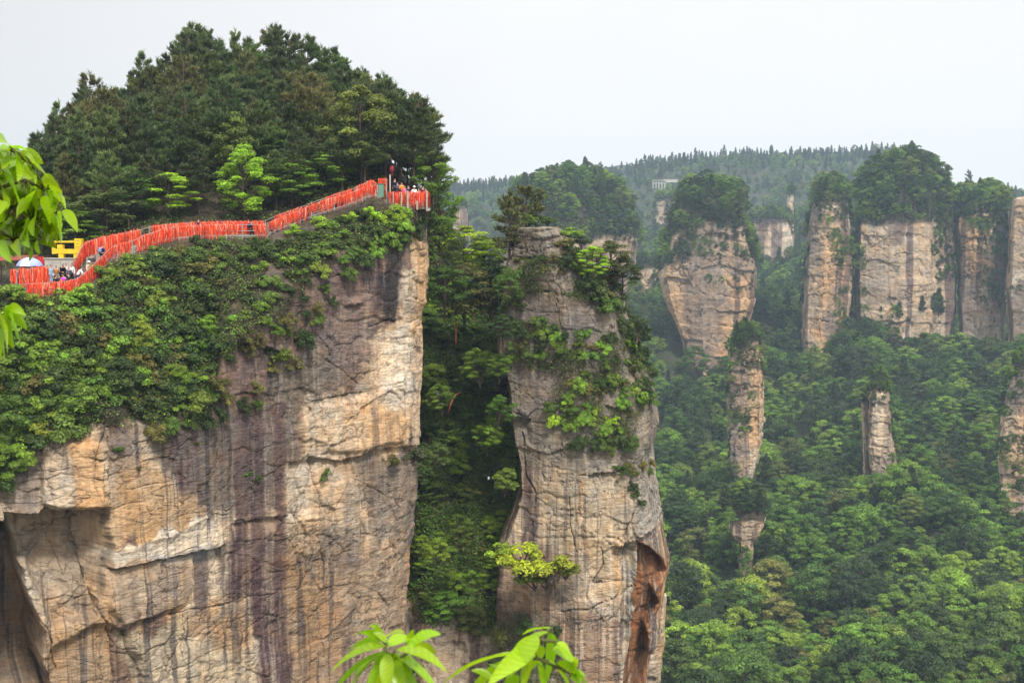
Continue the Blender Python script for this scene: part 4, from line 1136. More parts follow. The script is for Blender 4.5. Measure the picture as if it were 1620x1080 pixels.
        if h is None: continue
        put('shrub', SH[px % 5], h + n * .1 - Vector((0, 0, .8 * sc)), (sc * 1.1, sc * .8, sc * .9), px, colr, lab, 'shrub', None, (.45, 0), ('stems', 'foliage'))
    for px, py, Y, sc, colr, lab in ((824, 905, 121.4, 2.9, (.34, .44, .03), 'left and largest part of the lime-leaved bush overhanging the foot of the pillar'), (868, 915, 121.8, 2.7, (.28, .34, .035), 'right part of the lime-leaved bush overhanging the foot of the pillar, yellower'), (796, 885, 122.2, 2.0, (.24, .38, .03), 'small left end of the lime overhang, against the gully'),
        (846, 928, 122.2, 2.2, (.17, .25, .03), 'darker green bush filling the underside of the lime overhang'), (895, 912, 122.6, 1.5, (.18, .22, .035), 'olive right tip of the lime overhang, on the bare pillar face')):
        put('shrub', SH[px % 5], PV(px, py, Y), (sc * 1.15, sc * .7, sc * .8), px, colr, lab, 'shrub', None, (.25, 0), ('stems', 'foliage'))
    # ---------- shrubs on the near cliff: slopes, lips and ledges
    def scatter(bv, poly, n, mind, seed, s0, s1, cols, label, group, protos=SH, upk=.6, sink=.25, cat='shrub', name='shrub', mass=None):
        rr = random.Random(seed)
        for x, y in spots_in(poly, n, mind, seed):
            h, nn, _ = ray(bv, x, y)
            if h is None: continue
            ci = rr.random(); w = 0; sel = 0
            for si, (cc, ww) in enumerate(cols):
                w += ww
                if ci <= w: sel = si; break
            sc = rr.uniform(s0, s1); colr = jit(cols[sel][0], .34)
            t = min(.7, max(0, 1 - nn.z) * .6)
            if mass is not None:      # the smallest ones past the 300 largest go into one mass
                q = Vector((0, 0, 1)).rotation_difference((Vector((0, 0, 1)) * (1.2 - t) + Vector((nn.x, nn.y, 0)) * t).normalized())
                M_ = Matrix.Translation(h - nn * sink * sc * .4 - Vector((0, 0, sink * sc))) @ q.to_matrix().to_4x4() @ Matrix.Rotation(rr.uniform(0, 6.28), 4, 'Z') @ Matrix.Scale(sc, 4)
                mass.append((np.array(M_), protos[rr.randrange(len(protos))][1], colr)); continue
            o_ = put(name, protos[rr.randrange(len(protos))], h - nn * sink * sc * .4 - Vector((0, 0, sink * sc)), (sc, sc, sc * rr.uniform(.8, 1.1)), rr.uniform(0, 6.28), colr,
                label[sel] if isinstance(label, list) else label, cat, (group[sel] if isinstance(group, list) else group), (0, 0), ('stems', 'foliage'))
            lean = Vector((nn.x, nn.y, 0)); 
            q = Vector((0, 0, 1)).rotation_difference((Vector((0, 0, 1)) * (1.2 - t) + lean * t).normalized())
            o_.rotation_mode = 'QUATERNION'; o_.rotation_quaternion = q @ Matrix.Rotation(rr.uniform(0, 6.28), 3, 'Z').to_quaternion()
    MASS = []
    D = [(G_DARK, .3), (G_MID, .3), (G_FRESH, .22), (G_OLIVE, .10), ((.16, .23, .03), .08)]
    names = ('dark green', 'mid green', 'fresh green', 'olive brown', 'yellow-green')
    def LB(where): return [f'{n} bush {where}' for n in names], [f'{n} bushes {where}' for n in names]
    l, g = LB('on the wooded slope under the lower plaza railing')
    scatter(bv_m, [(-10, 470), (60, 474), (130, 462), (190, 415), (330, 385), (345, 440), (345, 560), (335, 640), (300, 655), (180, 640), (120, 655), (40, 700), (-10, 720)], 120, 19, 21, .85, 1.75, D, l, g)
    l, g = LB('at the far left edge of the clifftop, below the plaza')
    scatter(bv_m, [(-10, 560), (60, 560), (165, 600), (150, 650), (110, 680), (60, 715), (-10, 760)], 20, 24, 22, 1.1, 1.8, [(G_DARK, .35), (G_MID, .4), (G_FRESH, .25)], l[:3], g[:3])
    l, g = LB('on the soil slope under the middle of the walkway')
    scatter(bv_m, [(330, 382), (440, 385), (500, 400), (520, 430), (480, 450), (430, 490), (400, 510), (360, 540), (340, 560)], 30, 20, 23, .45, 1.05, D, l, g, mass=MASS)
    l, g = LB('lining the cliff lip below the staircase and lookout')
    scatter(bv_m, [(400, 392), (450, 372), (520, 352), (600, 335), (660, 338), (668, 352), (640, 378), (600, 390), (540, 388), (480, 420), (440, 420)], 44, 15, 24, .6, 1.15, [(G_DARK, .15), (G_MID, .25), (G_FRESH, .35), (G_OLIVE, .05), (G_BRIGHT, .20)], l, g)
    scatter(bv_m, [(335, 560), (400, 510), (480, 450), (540, 400), (590, 395), (560, 450), (510, 510), (460, 590), (400, 650), (330, 690), (240, 700), (240, 665), (320, 660)], 34, 20, 26, .45, 1.1, [(G_DARK, .25), (G_MID, .3), (G_FRESH, .15), (G_OLIVE, .3)], [n + ' bush hanging on the upper cliff face, right of the wooded slope' for n in names], [n + ' bushes hanging on the upper cliff face' for n in names], mass=MASS)
    scatter(bv_m, [(545, 388), (640, 372), (664, 358), (664, 372), (640, 392), (600, 402), (548, 402)], 9, 12, 27, .5, .9, [(G_DARK, .3), (G_MID, .4), (G_FRESH, .3)], [n + ' bush drooping over the cliff lip under the lookout' for n in names], [n + ' bushes drooping over the lip under the lookout' for n in names], mass=MASS)
    for i, (px, py, sc, colr, lab) in enumerate(((30, 560, .62, G_MID, 'broad leafy tree at the left border under the plaza, upper one of the cluster'), (95, 590, .68, (.10, .19, .03), 'largest spreading tree of the cluster overhanging the cliff at the lower left'), (140, 640, .5, G_DARK, 'dark tree at the right end of the overhanging cluster on the left'),
        (55, 650, .55, G_DARK, 'dark tree low in the overhanging cluster at the left border'), (5, 660, .6, G_MID, 'tree cut by the left border, just above the bare cliff'), (20, 720, .45, G_FRESH, 'fresh green tree lowest at the left border, against the cliff face'),
        (290, 600, .45, G_FRESH, 'fresh green tree at the right end of the wooded slope, over the dark streaks'), (320, 520, .42, (.16, .30, .03), 'bright tree at the upper right end of the wooded slope'), (230, 530, .45, (.20, .27, .03), 'yellow-green tree in the middle of the wooded slope'), (190, 590, .5, G_DARK, 'dark tree in the lower middle of the wooded slope'))):
        h, nn, _ = ray(bv_m, px, py)
        if h is not None: put('broadleaf_tree', BT[i % 4], h - Vector((0, 0, 8 * sc * .62)) + Vector((0, -.4, 0)), (sc * 1.05, sc * .9, sc * .95), px * .3, colr, lab, 'broadleaf tree', None, (.25, 0))
    for px, py, sc, colr, lab in ((400, 755, 1.3, G_MID, 'thin grassy bush on the bare cliff face, left of its middle'), (520, 748, 1.3, G_MID, 'dark leafy bush hanging under the rock shelf in the middle of the bare face'),
                                  (612, 726, 1.6, G_OLIVE, 'dull bush on the rock shelf near the right edge of the big cliff face'), (648, 715, 1.9, (.07, .09, .04), 'grey-green bush at the right end of the rock shelf, at the cliff edge'),
                                  (186, 708, 1.3, G_MID, 'small green bush on the cliff face just under the wooded slope'), (430, 560, 1.9, (.14, .21, .03), 'yellow-green bush jutting from the purple-stained rock, right of the wooded slope'),
                                  (437, 470, .9, G_BRIGHT, 'tiny bright green bush on the cliff right of the soil slope'), (470, 530, .7, G_OLIVE, 'sparse brownish bush on the upper cliff face'),
                                  (216, 740, .5, G_OLIVE, 'tuft of brown grass in the crack beneath the small green bush'), (388, 425, 1.1, (.19, .25, .03), 'yellow-flowering shrub high on the soil slope'),
                                  (310, 700, .5, G_OLIVE, 'little dry bush on the grey face under the wooded slope'), (255, 700, .45, G_OLIVE, 'little dry bush beside the purple streaks'),
                                  (60, 905, .5, G_DARK, 'dark tuft growing inside the hollow at the lower left'), (193, 1000, .4, G_MID, 'green tuft at the foot of the long vertical crack'),
                                  (645, 395, .7, G_DARK, 'dark bush under the lip near the cliff corner'), (655, 430, .35, G_MID, 'small tuft on the orange cliff edge'), (500, 655, .35, G_OLIVE, 'small tuft on the pale rock band'),
                                  (665, 348, .6, (.12, .09, .04), 'brown dry bush on the very corner of the clifftop')):
        h, nn, _ = ray(bv_m, px, py)
        if h is None: continue
        put('shrub', SH[px % 5], h - nn * .15 - Vector((0, 0, .5 * sc)), (sc, sc * .7, sc * .75), px, colr, lab, 'shrub', None, (.4, 0), ('stems', 'foliage'))
    for i, (px, py, Y, sc, colr, lab) in enumerate(((8, 478, 93.0, 1.2, G_FRESH, 'fresh green bush hiding the outer corner of the plaza, at the left border'), (38, 482, 93.4, 1.0, (.2, .28, .035), 'yellow-green bush under the first metres of the outer plaza railing'), (24, 470, 93.8, .8, G_MID, 'mid green bush touching the left end of the outer plaza railing'))):
        put('shrub', SH[i], PV(px, py, Y), (sc * 1.2, sc, sc), i, colr, lab, 'shrub', None, (0, 0), ('stems', 'foliage'))
    # ---------- pillar shrubs
    l, g = LB('covering the right shoulder of the near pillar')
    scatter(bv_p, [(890, 375), (930, 385), (985, 410), (1000, 470), (1000, 500), (960, 490), (930, 450), (895, 420)], 26, 15, 31, 1.0, 1.9, [(G_DARK, .3), (G_MID, .3), (G_FRESH, .1), (G_OLIVE, .15), ((.13, .19, .03), .15)], l, g)
    l, g = LB('on the band of ledges across the middle of the near pillar')
    scatter(bv_p, [(808, 505), (860, 500), (900, 530), (960, 525), (1010, 540), (1025, 575), (960, 580), (900, 570), (850, 580), (810, 560)], 30, 13, 32, .55, 1.1, [(G_DARK, .25), (G_MID, .4), (G_FRESH, .2), (G_OLIVE, .15)], l, g)
    scatter(bv_p, [(1000, 500), (1015, 540), (1040, 600), (1042, 660), (1025, 650), (1005, 590), (985, 520)], 12, 14, 42, .7, 1.3, [(G_DARK, .5), (G_MID, .3), (G_OLIVE, .2)], 'bush clinging to the right rim of the near pillar, halfway down', 'bushes on the right rim')
    scatter(bv_p, [(985, 520), (1012, 520), (1030, 580), (1010, 590), (990, 560)], 8, 13, 36, .9, 1.4, [(G_DARK, .5), (G_MID, .5)], 'dense dark green bush at the right end of the pillar\'s middle ledge', 'dark bushes ending the middle ledge')
    l, g = LB('scattered over the lower ledges of the near pillar')
    scatter(bv_p, [(900, 595), (960, 590), (1035, 600), (1030, 640), (985, 640), (960, 620), (900, 625)], 18, 13, 33, .55, 1.05, [(G_MID, .5), (G_FRESH, .3), (G_OLIVE, .2)], l[1:4], g[1:4])
    scatter(bv_p, [(865, 640), (905, 630), (945, 650), (985, 665), (985, 690), (930, 675), (870, 670)], 14, 14, 34, .6, 1.15, [(G_FRESH, .5), (G_BRIGHT, .3), (G_MID, .2)], 'bright green bush on the sunny ledge below the pillar\'s middle band', 'bright bushes on the lower ledge')
    scatter(bv_p, [(905, 700), (960, 692), (1000, 700), (1000, 712), (905, 712)], 8, 13, 35, .6, 1.0, [(G_DARK, .4), (G_MID, .6)], 'small dark bush on the lowest narrow ledge of the near pillar', 'bushes on the lowest ledge', mass=MASS)
    scatter(bv_p, [(975, 745), (1000, 740), (1030, 732), (1030, 745), (985, 757)], 6, 12, 37, .55, .95, [(G_MID, .5), (G_OLIVE, .5)], 'grassy tuft under the diagonal overhang on the right of the near pillar', 'tufts under the diagonal overhang', mass=MASS)
    scatter(bv_p, [(815, 405), (890, 410), (890, 430), (830, 435), (812, 425)], 8, 14, 38, .4, .8, [(G_MID, .4), (G_OLIVE, .6)], 'low olive bush under the layered top block of the near pillar', 'bushes under the top block', mass=MASS)
    scatter(bv_p, [(790, 430), (830, 440), (825, 500), (800, 520), (790, 480)], 9, 15, 39, .6, 1.1, [(G_DARK, .4), (G_MID, .6)], 'bush creeping over the upper left edge of the near pillar', 'bushes on the upper left edge', mass=MASS)
    scatter(bv_p, [(700, 1000), (800, 950), (900, 1000), (880, 1080), (780, 1080)], 14, 24, 40, .6, 1.3, [(G_DARK, .5), (G_MID, .3), (G_OLIVE, .2)], 'bush on the dark wall at the bottom between cliff and pillar', 'bushes on the bottom wall', mass=MASS)
    scatter(bv_p, [(995, 762), (1010, 770), (1020, 800), (1005, 800)], 3, 10, 41, .5, .8, [(G_DARK, 1)], 'tiny dark bush in the notch high above the orange cavity', 'bushes in the notch', mass=MASS)
    top = max((v.co.z for v in far['p2'].data.vertices))
    pts = [(850, 352, 133, 1.2, G_DARK), (866, 350, 130, .9, G_MID), (836, 352, 131, 1.2, G_MID), (905, 372, 129, 1.2, G_FRESH), (920, 385, 130, 1.1, G_DARK)]
    for i, (px, py, Y, sc, colr) in enumerate(pts):
        put('shrub', SH[i], PV(px, py + 5, Y - 1.5), (sc * 1.2, sc, sc * .8), i, colr, ['dark bush at the foot of the pines on the pillar top', 'green bush on the flat top block, beside the dead snag', 'mid green bush between the two pines on the pillar top', 'fresh green bush stepping down right of the top block', 'dark bush below the fresh green one on the pillar shoulder'][i], 'shrub', None, (0, 0), ('stems', 'foliage'))
    put('broadleaf_tree', BTL[0], PV(937, 452, 125), (.55, .55, .55), 1.0, G_BRIGHT, 'bright lime tree glowing among the dark bushes on the pillar shoulder', 'broadleaf tree')
    put('broadleaf_tree', BT[1], PV(965, 462, 128), (.72, .72, .62), 2.0, (.07, .095, .022), 'dark olive tree on the right shoulder of the near pillar', 'broadleaf tree')
    put('broadleaf_tree', BT[2], PV(985, 475, 129), (.62, .6, .52), 2.5, G_DARK, 'darkest tree at the outer end of the pillar shoulder', 'broadleaf tree')
    PTL = [pine_tree(260, 9, 1.9, .30, 11, 1.05, conic=.35, sparse=.25), pine_tree(261, 6, 2.3, .30, 8, 1.05, conic=.2, sparse=.1), pine_tree(262, 4, 1.7, .25, 6, 1.0, conic=.4)]
    put('pine_tree', PTL[0], PV(806, 438, 128), (.98, .98, .93), .5, G_PINE2, 'tall lone pine with a long bare trunk on the left edge of the near pillar', 'pine tree')
    put('pine_tree', PTL[1], PV(832, 366, 132), (.95, .95, .72), 2.2, G_PINE2, 'short bushy pine on the flat top block of the near pillar', 'pine tree')
    put('pine_tree', PTL[2], PV(1006, 545, 128), (.8, .8, .7), 1.1, G_PINE, 'crooked little pine leaning off the right side of the pillar at mid height', 'pine tree', None, (0, .7))
    put('pine_tree', PTL[2], PV(1008, 600, 128), (.7, .7, .6), 3.1, G_PINE2, 'dark low pine on the right edge of the pillar below the crooked one', 'pine tree', None, (0, .5))
    put('pine_tree', PTL[2], PV(1018, 648, 128), (.55, .55, .5), 4.1, G_PINE, 'small dark pine on the right rim of the pillar, lowest of three', 'pine tree', None, (0, .6))
    # dead wood
    mb = MB(); b = PV(878, 358, 130)
    mb.tube([b, b + Vector((.0, 0, 1.0)), b + Vector((-.5, 0, 1.9)), b + Vector((-1.0, 0, 2.3))], [.07, .055, .035, .015], 6)
    mb.tube([b + Vector((0, 0, .9)), b + Vector((.8, .1, .75)), b + Vector((1.6, .1, .95))], [.05, .035, .012], 5)
    mb.tube([b + Vector((-.3, 0, 1.5)), b + Vector((.2, 0, 2.1)), b + Vector((.3, 0, 2.3))], [.035, .02, .01], 5)
    tag(mb.build('dead_tree', M_bark, None, True), 'bare crooked dead snag on top of the near pillar, right of the two pines', 'dead tree')
    mb = MB(); b = PV(708, 655, 128.5)
    mb.tube([b, b + Vector((.35, 0, 1.1)), b + Vector((.8, -.1, 2.0)), b + Vector((1.5, 0, 2.35))], [.05, .09, .07, .02], 6)
    mb.tube([b + Vector((.35, 0, 1.1)), b + Vector((.5, 0, 1.7))], [.04, .01], 5)
    tag(mb.build('dead_branch', plain_mat('red_bark', (.40, .11, .045), .9, .3, 5), None, True), 'fallen rusty red dead branch caught in the gully greenery', 'dead branch')
    tr = MB(); b = PV(721, 545, 129.5); tr.tube([b, b + Vector((.03, 0, 1.3)), b + Vector((.0, 0, 2.6))], [.10, .09, .07], 7)
    tag(tr.build('bare_tree', bpy.data.materials['red_bark'], None, True), 'short straight reddish trunk standing in the shade of the upper gully', 'dead trunk')
    VV, QQ, CC, n_ = [], [], [], 0
    for M_, me, colr in MASS:
        nv = len(me.vertices); v = np.zeros(nv * 3, np.float32); me.vertices.foreach_get('co', v); v = v.reshape(-1, 3)
        ca = np.zeros(nv * 4, np.float32); me.color_attributes['Col'].data.foreach_get('color', ca)
        lv = np.zeros(len(me.loops), np.int32); me.loops.foreach_get('vertex_index', lv)
        VV.append(v @ M_[:3, :3].T + M_[:3, 3]); QQ.append(lv.reshape(-1, 4) + n_); CC.append(ca.reshape(-1, 4)[:, :3] * np.array(colr)); n_ += nv
    tag(obj('small_shrubs', mesh_np('small_shrubs', np.concatenate(VV), np.concatenate(QQ), np.concatenate(CC), False, [M_leaf]), None, (1, 1, 1)), kind='stuff')
    # ---------- undergrowth on the near slopes (uncountable)
    def undergrowth(name, bv, polys, n, size, cols, seed, lift=.35, kind_label=None, mat=M_leaf):
        rng = np.random.default_rng(seed); rr = random.Random(seed); C, Nn, K = [], [], []
        for poly, cnt in polys:
            xs = [p[0] for p in poly]; ys = [p[1] for p in poly]
            X = rng.uniform(min(xs), max(xs), cnt * 2); Y = rng.uniform(min(ys), max(ys), cnt * 2); ok = poly_sd(X, Y, poly) > 0
            for x, y in zip(X[ok], Y[ok]):
                h, nn, _ = ray(bv, x, y)
                if h is None: continue
                C.append(tuple(h)); Nn.append(tuple(nn))
        C = np.array(C); Nn = np.array(Nn); k = 9
        keep = fbm(C, (.5, .5, .5), 3, seed) > -.25; C = C[keep]; Nn = Nn[keep]
        idx = np.repeat(np.arange(len(C)), k)
        c = C[idx] + rng.normal(size=(len(idx), 3)) * .22 + Nn[idx] * lift * rng.random(len(idx))[:, None] + np.array([0, 0, .1])
        nn = unit(Nn[idx] * .5 + np.array([0, 0, .6]) + rng.normal(size=(len(idx), 3)) * .5)
        V, Q = leaf_quads(c, nn, size * (.6 + .8 * rng.random(len(idx))), .5, .1, rng)
        w = np.array([cc for cc in cols])[rng.integers(0, len(cols), len(C))][idx] * (1 + rng.normal(size=(len(idx), 1)) * .25)
        o = obj(name, mesh_np(name, V, Q, np.clip(np.repeat(w, 4, 0), .005, 1), False, [mat]), None, (1, 1, 1)); tag(o, kind='stuff'); return o
    slope = [(-10, 470), (60, 474), (130, 462), (190, 415), (330, 385), (440, 385), (600, 338), (665, 340), (668, 355), (600, 392), (540, 392), (500, 425), (470, 470), (430, 500), (385, 530), (355, 570), (340, 650), (300, 670), (120, 670), (60, 700), (-10, 740)]
    slopeL = [(-10, 470), (60, 474), (130, 462), (190, 415), (330, 385), (345, 440), (345, 560), (335, 650), (300, 670), (120, 670), (60, 700), (-10, 740)]
    slopeR = [(330, 385), (440, 385), (600, 338), (665, 340), (668, 355), (600, 392), (540, 392), (500, 425), (470, 470), (430, 500), (385, 530), (355, 570), (345, 560)]
    hill = [(-10, 340), (60, 320), (150, 250), (290, 190), (450, 172), (550, 210), (620, 262), (684, 320), (600, 305), (450, 350), (340, 362), (200, 380), (120, 410), (-10, 440)]
    undergrowth('undergrowth', bv_m, [(slopeL, 7000), (slopeR, 2600), (hill, 5200)], 0, .2, [G_DARK, G_MID, G_OLIVE, (.09, .065, .035), (.05, .04, .025), G_FRESH], 71)
    undergrowth('gully_undergrowth', bv_g, [([(660, 400), (800, 430), (830, 740), (860, 880), (800, 1010), (650, 980)], 13000)], 0, .27, [G_MID, (.10, .19, .035), G_FRESH, (.15, .27, .035), G_OLIVE, (.12, .10, .05)], 72, lift=.9)
    undergrowth('ledge_grass', bv_p, [([(808, 505), (900, 520), (1010, 540), (1030, 600), (960, 610), (850, 585), (808, 570)], 900), ([(820, 410), (900, 400), (1000, 430), (1000, 500), (900, 470), (830, 460)], 900), ([(880, 600), (1030, 600), (1000, 700), (870, 670)], 500), ([(700, 1000), (880, 960), (900, 1080), (700, 1080)], 450)], 0, .2, [G_MID, G_OLIVE, (.09, .08, .03), G_DARK], 73)
    # ---------- valley forest
    FB = [broad_tree(500 + i, 10, 4.0 + .3 * (i % 3), 30, 190, .46, (.5, .35, .6, .42, .5, .45)[i], .25, trunk_r=.2) for i in range(6)]
    FP = [pine_tree(560 + i, 11, 2.5, .12, 14, 1.6, blades=8, wid=.07, conic=.9) for i in range(2)]
    rng = random.Random(77); cand = []
    Y = 205.0
    while Y < 1400:
        stp = 4.6 + Y * .0042
        if Y > 1000: stp *= 1.0
        x0 = (600 - 810) / F * Y if Y > 300 else (940 - 810) / F * Y
        x1 = (1660 - 810) / F * Y; x = x0
        while x < x1:
            xx = x + rng.uniform(-.35, .35) * stp; yy = Y + rng.uniform(-.45, .45) * stp; x += stp
            cand.append((xx, yy, rng.choice((rng.uniform(.42, .7), rng.uniform(.6, .95), rng.uniform(.8, 1.35)))))
        Y += stp * .86
    for yy in (1352, 1362, 1372, 1382, 1391, 1399):
        x = -90.0
        while x < 620: cand.append((x + rng.uniform(-2, 2), yy + rng.uniform(-3, 3), rng.uniform(.55, .95))); x += 5.5
    blocks = [k for k in far if k != 'p2']
    trees = []
    for xx, yy, sc in cand:
        g = drop(bv_v, xx, yy)
        if g is None: continue
        hit = False
        for k in blocks:
            hh = far[k][1].ray_cast(Vector((xx, yy, 400)), Vector((0, 0, -1)))
            if hh[0] is not None and hh[0].z > g.z + 1: hit = True; break
        if hit: continue
        trees.append((g.x, g.y, g.z, sc))
    # caps and ledges of the far pillars carry their own trees
    capt = []
    for key, sp, s0, s1 in (('mid', 5.0, .5, .95), ('cap', 6.4, .6, 1.2), ('A', 4.0, .4, .8), ('B', 5.2, .6, 1.25), ('C', 4.8, .5, 1.05), ('spire', 2.6, .3, .5), ('spire2', 2.2, .28, .42), ('ledge', 3.0, .4, .7), ('E', 2.6, .3, .5), ('spire3', 2.4, .3, .5), ('b1', 6, .6, .9), ('b2', 5, .5, .8), ('b3', 6, .6, .9), ('b4', 6, .6, .9), ('n1', 5, .4, .6), ('foot', 2.5, .3, .4)):
        o, bv = far[key]; xs = [v.co.x for v in o.data.vertices]; ys = [v.co.y for v in o.data.vertices]
        x = min(xs)
        while x < max(xs):
            y = min(ys)
            while y < max(ys):
                g = drop(bv, x + rng.uniform(-.4, .4) * sp, y + rng.uniform(-.4, .4) * sp)
                if g is not None: capt.append((g.x, g.y, g.z - .4, rng.uniform(s0, s1), key))
                y += sp * .8
            x += sp * .8
    # ledge trees on the visible faces
    for key, poly, n, md, s0, s1 in (('mid', [(1080, 430), (1130, 440), (1195, 420), (1200, 470), (1130, 455)], 9, 9, .25, .45), ('mid', [(1070, 360), (1190, 360), (1195, 420), (1120, 410), (1055, 420), (1045, 395)], 34, 9, .35, .65), ('mid', [(1160, 515), (1195, 515), (1195, 560), (1165, 560)], 9, 8, .3, .5),
                                     ('A', [(1300, 300), (1340, 320), (1348, 440), (1330, 430), (1300, 360)], 26, 8, .35, .6), ('A', [(1312, 400), (1350, 400), (1348, 545), (1330, 540), (1318, 470)], 26, 8, .3, .5),
                                     ('B', [(1350, 330), (1478, 330), (1480, 352), (1420, 342), (1350, 358)], 24, 8, .4, .7), ('B', [(1476, 300), (1514, 340), (1514, 440), (1480, 450)], 36, 8, .4, .7), ('B', [(1345, 400), (1372, 400), (1370, 540), (1345, 540)], 24, 8, .35, .6), ('B', [(1370, 500), (1420, 500), (1430, 540), (1370, 540)], 12, 9, .4, .7),
                                     ('C', [(1520, 330), (1580, 330), (1590, 400), (1560, 420), (1540, 390)], 36, 8, .4, .7), ('C', [(1540, 440), (1590, 400), (1592, 520), (1550, 500)], 22, 8, .35, .6),
                                     ('spire', [(1160, 530), (1200, 530), (1205, 575), (1175, 590), (1155, 640), (1150, 580)], 34, 7, .22, .4), ('spire', [(1150, 640), (1180, 600), (1200, 650), (1190, 680), (1150, 710)], 26, 7, .2, .36),
                                     ('spire', [(1140, 690), (1160, 690), (1172, 780), (1150, 800), (1140, 780)], 16, 7, .25, .42), ('spire', [(1200, 700), (1222, 690), (1222, 800), (1186, 790)], 16, 7, .25, .42), ('spire', [(1150, 775), (1215, 775), (1215, 820), (1150, 820)], 14, 8, .25, .42), ('ledge', [(1148, 866), (1218, 866), (1218, 925), (1148, 925)], 22, 8, .3, .45), ('ledge', [(1145, 845), (1165, 850), (1180, 875), (1150, 890)], 8, 7, .3, .4), ('ledge', [(1200, 845), (1222, 835), (1222, 880), (1190, 880)], 8, 7, .3, .4), ('spire2', [(1368, 740), (1385, 740), (1385, 790), (1368, 790)], 6, 7, .22, .34), ('spire2', [(1378, 600), (1400, 600), (1402, 630), (1378, 640)], 12, 6, .18, .3), ('cap', [(830, 300), (920, 290), (990, 300), (1010, 350), (1005, 385), (840, 385)], 60, 10, .5, 1.0), ('b3', [(1000, 410), (1055, 410), (1055, 430), (1000, 430)], 6, 9, .5, .8), ('cap', [(850, 370), (1000, 360), (1010, 385), (990, 378), (900, 382), (850, 378)], 22, 9, .4, .7), ('E', [(1580, 600), (1625, 590), (1625, 620), (1590, 640)], 10, 8, .25, .4), ('E', [(1590, 700), (1625, 690), (1625, 780), (1590, 780)], 16, 9, .3, .5), ('B', [(1368, 262), (1410, 245), (1470, 255), (1512, 330), (1470, 345), (1358, 345)], 46, 10, .45, 1.0), ('mid', [(1075, 300), (1165, 300), (1192, 362), (1052, 362)], 30, 10, .45, .9), ('A', [(1290, 292), (1340, 300), (1348, 332), (1284, 332)], 12, 9, .4, .7), ('C', [(1518, 290), (1585, 300), (1590, 345), (1516, 345)], 18, 10, .4, .8), ('D', [(1598, 440), (1625, 440), (1625, 470), (1600, 470)], 4, 9, .25, .4)):
        for x, y in spots_in(poly, n, md, 900 + n + int(poly[0][0])):
            h, nn, _ = ray(far[key][1], x, y)
            if h is not None: capt.append((h.x, h.y + .5, h.z - 1.2, rng.uniform(s0, s1), key))
    # the 280 forest trees that show largest are trees of their own; the rest is one wood
    def vis(t):
        px, py = to_px(np.array(t[:3])); return 1000 < px < 1640 and py < 1125
    near = sorted([t for t in trees if vis(t)], key=lambda t: t[1])[:262]
    nearset = set(id(t) for t in near); rest = [t for t in trees if id(t) not in nearset]
    palette = [((.040, .072, .018), 'dark green'), ((.080, .155, .024), 'mid green'), ((.13, .235, .030), 'fresh green'), ((.21, .33, .036), 'light green'), ((.15, .175, .040), 'olive')]
    lo = [((1160, 1030), 3, 'bright')]
    for t in near:
        x, y, z, sc = t; px, py = [float(v) for v in to_px(np.array(t[:3]))]
        q = rng.random() + float(fbm(np.array([[x, y, 0]]), (.03, .03, 1), 2, 3)[0]) * .22 - (.0 if py > 950 else .04)
        if rng.random() < .05: ci = 4
        else: ci = 0 if q < .22 else 1 if q < .52 else 2 if q < .84 else 3
        band = 'at the bottom of the valley' if py > 1000 else 'low on the valley side' if py > 900 else 'on the middle of the valley side'
        side = 'beside the near pillar' if px < 1200 else 'below the little rock outcrop' if px < 1330 else 'in the open middle' if px < 1480 else 'towards the right border'
        colr, nm = palette[ci]
        put('broadleaf_tree', get_fb(FB, rng.randrange(6)), Vector((x, y, z - .6)), (sc, sc, sc * rng.uniform(.85, 1.1)), rng.uniform(0, 6.28), jit(colr, .16), f'{nm} tree {band}, {side}', 'broadleaf tree', f'{nm} trees {band}, {side}')
    # pines that stand out on the far caps
    for px, py, Y, H, lab in ((1470, 300, 590, 16, 'tall tiered pine on the skyline at the right end of the widest cap'), (1455, 290, 585, 15, 'tall pine on the skyline second from the right end of the widest pillar\'s cap'), (1425, 262, 590, 9, 'pine on the summit of the widest pillar\'s cap'),
                              (1500, 335, 592, 14, 'thin pine in the gap right of the widest pillar'), (1532, 300, 600, 9, 'flat-topped pine on the summit of the shaded pillar'), (950, 283, 560 + 55, 8, 'umbrella-shaped pine on the edge of the round wooded hilltop'), (1300, 308, 578, 6, 'small pine on the tip of the slender pale pillar')):
        put('pine_tree', PTL[0], PV(px, py, Y), (H / 9, H / 9, H / 9), px, G_PINE, lab, 'pine tree')
    build_forest(rest, capt, FB, FP, rng)

_fb_cache = {}
def get_fb(FB, i):
    """the forest trees that stand alone take their colour from the object"""
    if i not in _fb_cache:
        me = FB[i][1].copy(); me.materials.clear(); me.materials.append(M_leaf); _fb_cache[i] = (FB[i][0], me)
    return _fb_cache[i]

